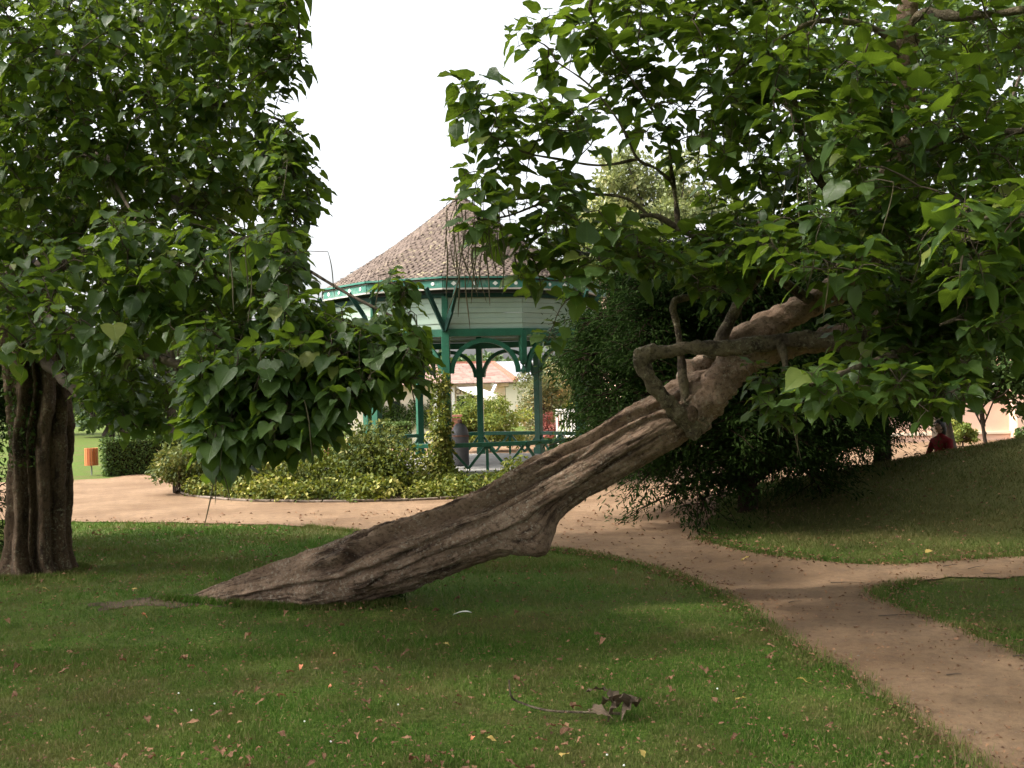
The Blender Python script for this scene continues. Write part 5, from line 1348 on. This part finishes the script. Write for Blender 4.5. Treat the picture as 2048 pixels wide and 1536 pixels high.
V_ = [(0, 0, .10), (0, -.02, .28), (0, -.01, .44), (0, -.02, .56), (0, -.03, .635), (0, -.045, .70),       # pelvis..neck..head base
      (.09, -.02, .09), (.11, -.40, .10), (.11, -.42, -.28), (.11, -.52, -.33),
      (-.09, -.02, .09), (-.11, -.40, .10), (-.11, -.42, -.28), (-.11, -.52, -.33),
      (.17, -.02, .53), (.24, -.08, .29), (.17, -.30, .17), (.14, -.37, .15),
      (-.17, -.02, .53), (-.24, -.08, .29), (-.17, -.30, .17), (-.14, -.37, .15)]
E_ = [(0, 1), (1, 2), (2, 3), (3, 4), (4, 5), (0, 6), (6, 7), (7, 8), (8, 9), (0, 10), (10, 11), (11, 12), (12, 13), (3, 14), (14, 15), (15, 16), (16, 17), (3, 18), (18, 19), (19, 20), (20, 21)]
R_ = [(.16, .12), (.14, .105), (.16, .11), (.13, .09), (.055, .055), (.05, .05), .095, .07, .05, .04, .095, .07, .05, .04, .07, .05, .04, .032, .07, .05, .04, .032]
body = skin_body('body', V_, E_, R_, 0, M['redcloth'], pe)
def tint_by(o_): pass
tr_ = skin_body('trousers', [V_[0]] + V_[6:14], [(0, 1), (1, 2), (2, 3), (3, 4), (0, 5), (5, 6), (6, 7), (7, 8)], [(.175, .135), .105, .08, .06, .05, .105, .08, .06, .05], 0, M['navy'], pe)
mb = MB(); hd = []
for i in range(13):
    t = i / 12; a = PI * t
    hd.append((.078 * math.sin(a) ** .8 * (1.0 if t > .4 else .88) + .002, .70 - .03 + .115 * (1 - math.cos(a))))
mb.lathe(hd, (0, -.055, 0), 18); head = mb.build('head', M['skin'], pe, True); head.scale = (1, 1.12, 1)
mb = MB(); mb.lathe([(.004, 0), (.014, .004), (.016, .02), (.006, .045)], (0, 0, 0), 8); no = mb.build('nose', M['skin'], head, True); no.location = (0, -.135, .745)
mb = MB(); mb.lathe([(.082, .735), (.089, .79), (.088, .84), (.075, .885), (.045, .91), (.006, .918)], (0, -.035, 0), 18); ha = mb.build('hair', M['hair'], pe, True); ha.scale = (1, 1.14, 1)
mb = MB(); mb.lathe([(.03, .60), (.062, .64), (.078, .70), (.083, .76), (.06, .80)], (0, .0, 0), 14); mb.build('hair', M['hair'], pe, True)

# ------------------------------------------------------------------ grass, litter, fallen things
rg = np.random.default_rng(99)
def scatter(n, d0, d1, spread, pw=None):
    D = d0 * (d1 / d0) ** rg.random(n); x = (rg.random(n) * 2 - 1) * spread * D
    return x, D
near_poly = path_poly
def on_grass(x, y):
    ok = ~in_poly(x, y, near_poly)
    ok &= ~(in_poly(x, y, bare_poly) & (rg.random(len(x)) < .55))
    return ok
def blades(n, d0, d1, h, w, seg2, soft=False):
    x, y = scatter(n, d0, d1, .66); ok = on_grass(x, y); x, y = x[ok], y[ok]; n = len(x)
    z = terr(x, y) - .010
    a = rg.random(n) * 2 * PI; lean_ = rg.random(n) * .9 + .15; H = h * (.55 + .8 * rg.random(n)); Wd = w * (.7 + .6 * rg.random(n)) * np.maximum(1, y / 6)
    pn = np.array([math.sin(1.7 * a_ + 2.1 * b_) + math.sin(2.9 * b_ - .8 * a_) for a_, b_ in zip(x * 1.4, y * 1.4)]); H *= 1 + .16 * pn; tuft = np.array([fbm(Vector((a_ * 2.2, b_ * 2.2, 3.0)), 3) for a_, b_ in zip(x, y)]) if seg2 else 0; H *= 1 + .6 * np.clip(tuft, -.5, .8)
    dx, dy = np.cos(a), np.sin(a); b = rg.random(n) * 2 * PI; sx, sy = -np.sin(b), np.cos(b)
    base = np.stack([x, y, z], -1); sd = np.stack([sx, sy, 0 * sx], -1) * Wd[:, None] / 2
    tip = base + np.stack([dx * lean_ * H, dy * lean_ * H, H * (1 - .28 * lean_)], -1)
    t_ = np.clip(rg.random(n), 0, 1)
    if seg2:
        mid = base + np.stack([dx * lean_ * H * .35, dy * lean_ * H * .35, H * .6], -1)
        v = np.stack([base - sd, base + sd, mid + sd * .75, mid - sd * .75, tip], 1).reshape(-1, 3)
        i = np.arange(n)[:, None, None] * 5
        f = (i + np.array([[0, 1, 2], [0, 2, 3], [3, 2, 4]])[None]).reshape(-1, 3); return v, f, np.repeat(t_, 5)
    v = np.stack([base - sd, base + sd, tip], 1).reshape(-1, 3)
    return v, np.arange(n * 3).reshape(-1, 3), np.repeat(t_, 3)
acc = Acc(); tt = []
x_b, y_b = None, None
for args in ((90000, 10.8, 17.5, .055, .0042, False), (230000, 4.2, 8.0, .026, .0036, True), (200000, 7.5, 21, .042, .0040, False)):
    v, f, t = blades(*args); acc.add(v, f); tt.append(t)
ne = np.array(edge_near[1:52] + edge_small[4:30] + edge_mound); kk = rg.integers(0, len(ne), 26000); k2 = np.minimum(kk + 1, len(ne) - 1)
ep = ne[kk] + (ne[k2] - ne[kk]) * rg.random((26000, 1)) * (np.linalg.norm(ne[k2] - ne[kk], axis=1) < 1.2)[:, None] + rg.normal(size=(26000, 2)) * .05 * (.5 + rg.random((26000, 1)))
ft = np.array([tuple(G(x_, y_))[:2] for x_, y_ in [(330, 1204), (420, 1210), (520, 1213), (600, 1215), (700, 1213), (790, 1205)]]); ft = spline(ft, 60); ep[:5200] = ft[rg.integers(0, 60, 5200)] + rg.normal(size=(5200, 2)) * np.array([.05, .035])
ta = rg.random(2600) * 2 * PI; ep[5200:7800] = np.array([TB.x, TB.y]) + np.c_[np.cos(ta), np.sin(ta)] * (.44 + .08 * rg.random((2600, 1)))
eb = np.c_[ep, terr(ep[:, 0], ep[:, 1]) - .006]; ea = rg.random(26000) * 2 * PI; eh = .03 + .035 * rg.random(26000)
et = eb + np.c_[np.cos(ea) * eh * .6, np.sin(ea) * eh * .6, eh]; es = np.c_[-np.sin(ea), np.cos(ea), 0 * ea] * .0025 * np.maximum(1, ep[:, 1:2] / 6)
acc.add(np.stack([eb - es, eb + es, et], 1).reshape(-1, 3), np.arange(26000 * 3).reshape(-1, 3)); tt.append(np.repeat(rg.random(26000), 3))
v, f = acc.arrays()
o = link('grass', mesh_np('grass', v, f, M['grass'], tint=np.concatenate(tt)))
tag(o, 'short green mown grass covering the lawn and bank', 'grass', kind='stuff')

# crumbled leaf litter along the path edges and over the lawn
n = 2600; e_ = np.array(edge_near[2:44] + edge_small[4:30] + edge_mound); k_ = rg.integers(0, len(e_), n)
p = np.c_[e_[k_] + rg.normal(size=(n, 2)) * .13, np.zeros(n)]
x, y = scatter(7500, 4.3, 17, .6); p = np.r_[p, np.c_[x, y, 0 * x]]
p[:, 2] = terr(p[:, 0], p[:, 1]) + .012 + .012 * rg.random(len(p)); n = len(p)
p[:, 2] += np.where(in_poly(p[:, 0], p[:, 1], path_poly), 0, .015)
v, f = stamp(SM_T * np.array([1.0, 1, 2.5]), SM_F, p, *rot_frames(rg.normal(size=(n, 3)) * np.array([1, 1, .15]), np.array([0, 0, 1.]) + rg.normal(size=(n, 3)) * .35), (.010 + .022 * rg.random(n)) * np.maximum(1, p[:, 1] / 7))
o = link('leaf_litter', mesh_np('leaf_litter', v, f, M['dry_stuff'], tint=np.repeat(rg.random(n), 4)))
tag(o, 'crumbs of brown leaf litter along the path edges', 'litter', kind='stuff')
# pebbles on the path
n = 1100; x, y = scatter(n, 4.6, 13, .6); ok = in_poly(x, y, path_poly); x, y = x[ok], y[ok]; n = len(x)
OCT = np.array([(1, 0, 0), (-1, 0, 0), (0, 1, 0), (0, -1, 0), (0, 0, .6), (0, 0, -.6)]); OF = np.array([(0, 2, 4), (2, 1, 4), (1, 3, 4), (3, 0, 4)])
v, f = stamp(OCT, OF, np.c_[x, y, terr(x, y) + .006], *rot_frames(rg.normal(size=(n, 3)) * np.array([1, 1, 0]), np.tile([0, 0, 1.], (n, 1))), .004 + .009 * rg.random(n) ** 2)
o = link('path_grit', mesh_np('path_grit', v, f, M['kerb'], smooth=False)); tag(o, 'loose grit and small stones on the sandy path', 'grit', kind='stuff')

# fallen leaves, one by one
def fallen_mesh(seed, curl):
    T, F, UV = leaf_template(.5 * curl, .45 * curl, .06, .3 * curl, seed); T = T.copy(); r = np.random.default_rng(seed)
    T[:, 2] += .07 * r.normal(size=len(T)); T[:, 0] *= .6; T[:, :2] += .04 * r.normal(size=(len(T), 2)); T[:, 1] -= .45; T[:, 2] -= T[:, 2].min(); return T, F, UV
fm = [fallen_mesh(i, c) for i, c in ((11, .3), (12, .6), (13, 1.0), (14, -.5))]
dry = [mesh_np('fallen_leaf', T, F, M['dry'], uv=UV, smooth=True) for T, F, UV in fm]
yel = [mesh_np('yellow_leaf', T, F, M['yellow_leaf'], uv=UV, smooth=True) for T, F, UV in fm[:2]]
wit = [mesh_np('withered_leaf', T, F, M['withered'], uv=UV, smooth=True) for T, F, UV in fm[1:]]
def drop(name, me, x, y, size, label, group, z=.030):
    o = link(name, me); g = 0 if in_poly(np.array([x]), np.array([y]), path_poly)[0] else z
    o.location = (x, y, float(terr(x, y)) + g); s_ = size
    o.scale = (s_, s_, s_); o.rotation_euler = (random.uniform(-.25, .25), random.uniform(-.25, .25), random.uniform(0, 6.28))
    return tag(o, label, 'leaf', group)
n_f = 0
while n_f < 290:
    D = 4.5 * (11 / 4.5) ** (random.random() ** 1.5); x = random.uniform(-.52, .50) * D
    if in_poly(np.array([x]), np.array([D]), path_poly)[0] and random.random() < .9: continue
    if fbm(Vector((x * 1.3, D * 1.3, 8.0)), 3) < random.uniform(-.35, .25): continue
    if x > 0.05 * D and random.random() < .5: continue
    if D > 7.2 and random.random() < .4: continue
    drop('fallen_leaf', random.choice(dry), x, D, random.choice([.03, .035, .04, .05, .06, .07]), 'small curled brown leaf fallen on the lawn', 'brown fallen leaves'); n_f += 1
for (x, y, s_) in ((1608, 1371, .09), (895, 1300, .055), (985, 1490, .06), (1130, 1520, .06), (1285, 1520, .06), (92, 1190, .06), (270, 1192, .05), (1480, 1408, .05), (650, 1205, .05), (1855, 1112, .10), (1490, 1120, .08), (690, 1165, .06)):
    g_ = G(x, y); drop('yellow_leaf', random.choice(yel), g_.x, g_.y, s_, 'pale yellow leaf fallen on the ground', 'yellow fallen leaves', .03)
# broken spray with withered leaves
tw = G(1180, 1432)
sp = empty('fallen_spray', (tw.x, tw.y, 0), 'broken twig with big withered brown leaves lying on the lawn', 'twig')
pts = [P(1018, 1358, G(1018, 1420).y), P(1022, 1390, G(1022, 1420).y), G(1040, 1415) + Vector((0, 0, .035)), G(1100, 1432) + Vector((0, 0, .035)), G(1200, 1434) + Vector((0, 0, .03)), G(1240, 1436) + Vector((0, 0, .03))]
v, f = tube_np(spline([tuple(q) for q in pts], 26), np.linspace(.005, .008, 26), 7); local(link('stem', mesh_np('stem', v, f, M['limb'], smooth=True), sp), sp)
for (x, y, s_, rz_) in ((1215, 1430, .17, .3), (1245, 1440, .15, 1.4), (1262, 1438, .13, 2.2), (1205, 1442, .12, 4), (1190, 1398, .11, 1.0), (1235, 1425, .14, 5.2)):
    o = link('withered_leaf', random.choice(wit), sp); g_ = G(x, y); o.location = (g_.x - tw.x, g_.y - tw.y, .02); o.scale = (s_, s_, s_ * 1.1); o.rotation_euler = (random.uniform(-.4, .4), random.uniform(-.4, .4), rz_)
# sticks on the path
for i in range(16):
    D = random.uniform(6, 11.5); c = e_[random.randrange(len(e_))]; x, y = random.uniform(.25, .5) * D, D
    if not in_poly(np.array([x]), np.array([y]), path_poly)[0]: continue
    a = random.uniform(-.5, .6); L = random.uniform(.08, .30)
    p0 = Vector((x, y, float(terr(x, y)) + .012)); p1 = Vector((x + L * math.cos(a), y + L * math.sin(a), 0)); p1.z = float(terr(p1.x, p1.y)) + .014
    m_ = (p0 + p1) / 2 + Vector((random.uniform(-.02, .02), random.uniform(-.012, .012), .004))
    v, f = tube_np(spline([tuple(p0), tuple(m_), tuple(p1)], 8), np.linspace(.0042, .002, 8), 6)
    o = link('stick', mesh_np('stick', v - np.array(p0), f, M['twig'], smooth=True), None, p0); tag(o, 'short dark stick lying on the sandy path', 'stick', 'sticks on the path')
# white clover heads and a feather
mb = MB(); mb.lathe([(.002, 0), (.005, .002), (.006, .005), (.004, .009), (.001, .010)], n=8); cl0 = mb.build('clover_head', M['white'], None, True)
for i in range(16):
    o = cl0 if i == 0 else cl0.copy()
    if i: COL.objects.link(o)
    D = random.uniform(4.8, 6.6); x = random.uniform(-.4, .25) * D
    o.location = (x, D, float(terr(x, D)) + .022); tag(o, 'tiny white clover flower head in the grass', 'flower', 'clover heads in the lawn')
fp = G(925, 1240)
mb = MB(); vv = []; 
for i in range(9):
    t = i / 8; w_ = .022 * math.sin(PI * min(1, t * 1.05 + .05)) ** .6; z__ = .04 + .03 * math.sin(t * 2.2)
    vv += [(-.08 + .16 * t, -w_, z__ + .008), (-.08 + .16 * t, w_, z__ + .008), (-.08 + .16 * t, 0, z__)]
mb.add(vv, [(3 * i, 3 * i + 3, 3 * i + 5, 3 * i + 2) for i in range(8)] + [(3 * i + 2, 3 * i + 5, 3 * i + 4, 3 * i + 1) for i in range(8)])
o = mb.build('feather', M['white'], None, True, loc=(fp.x, fp.y, float(terr(fp.x, fp.y)))); o.rotation_euler = (0, 0, -.3); tag(o, 'small white feather lying on the lawn in front of the leaning trunk', 'feather')
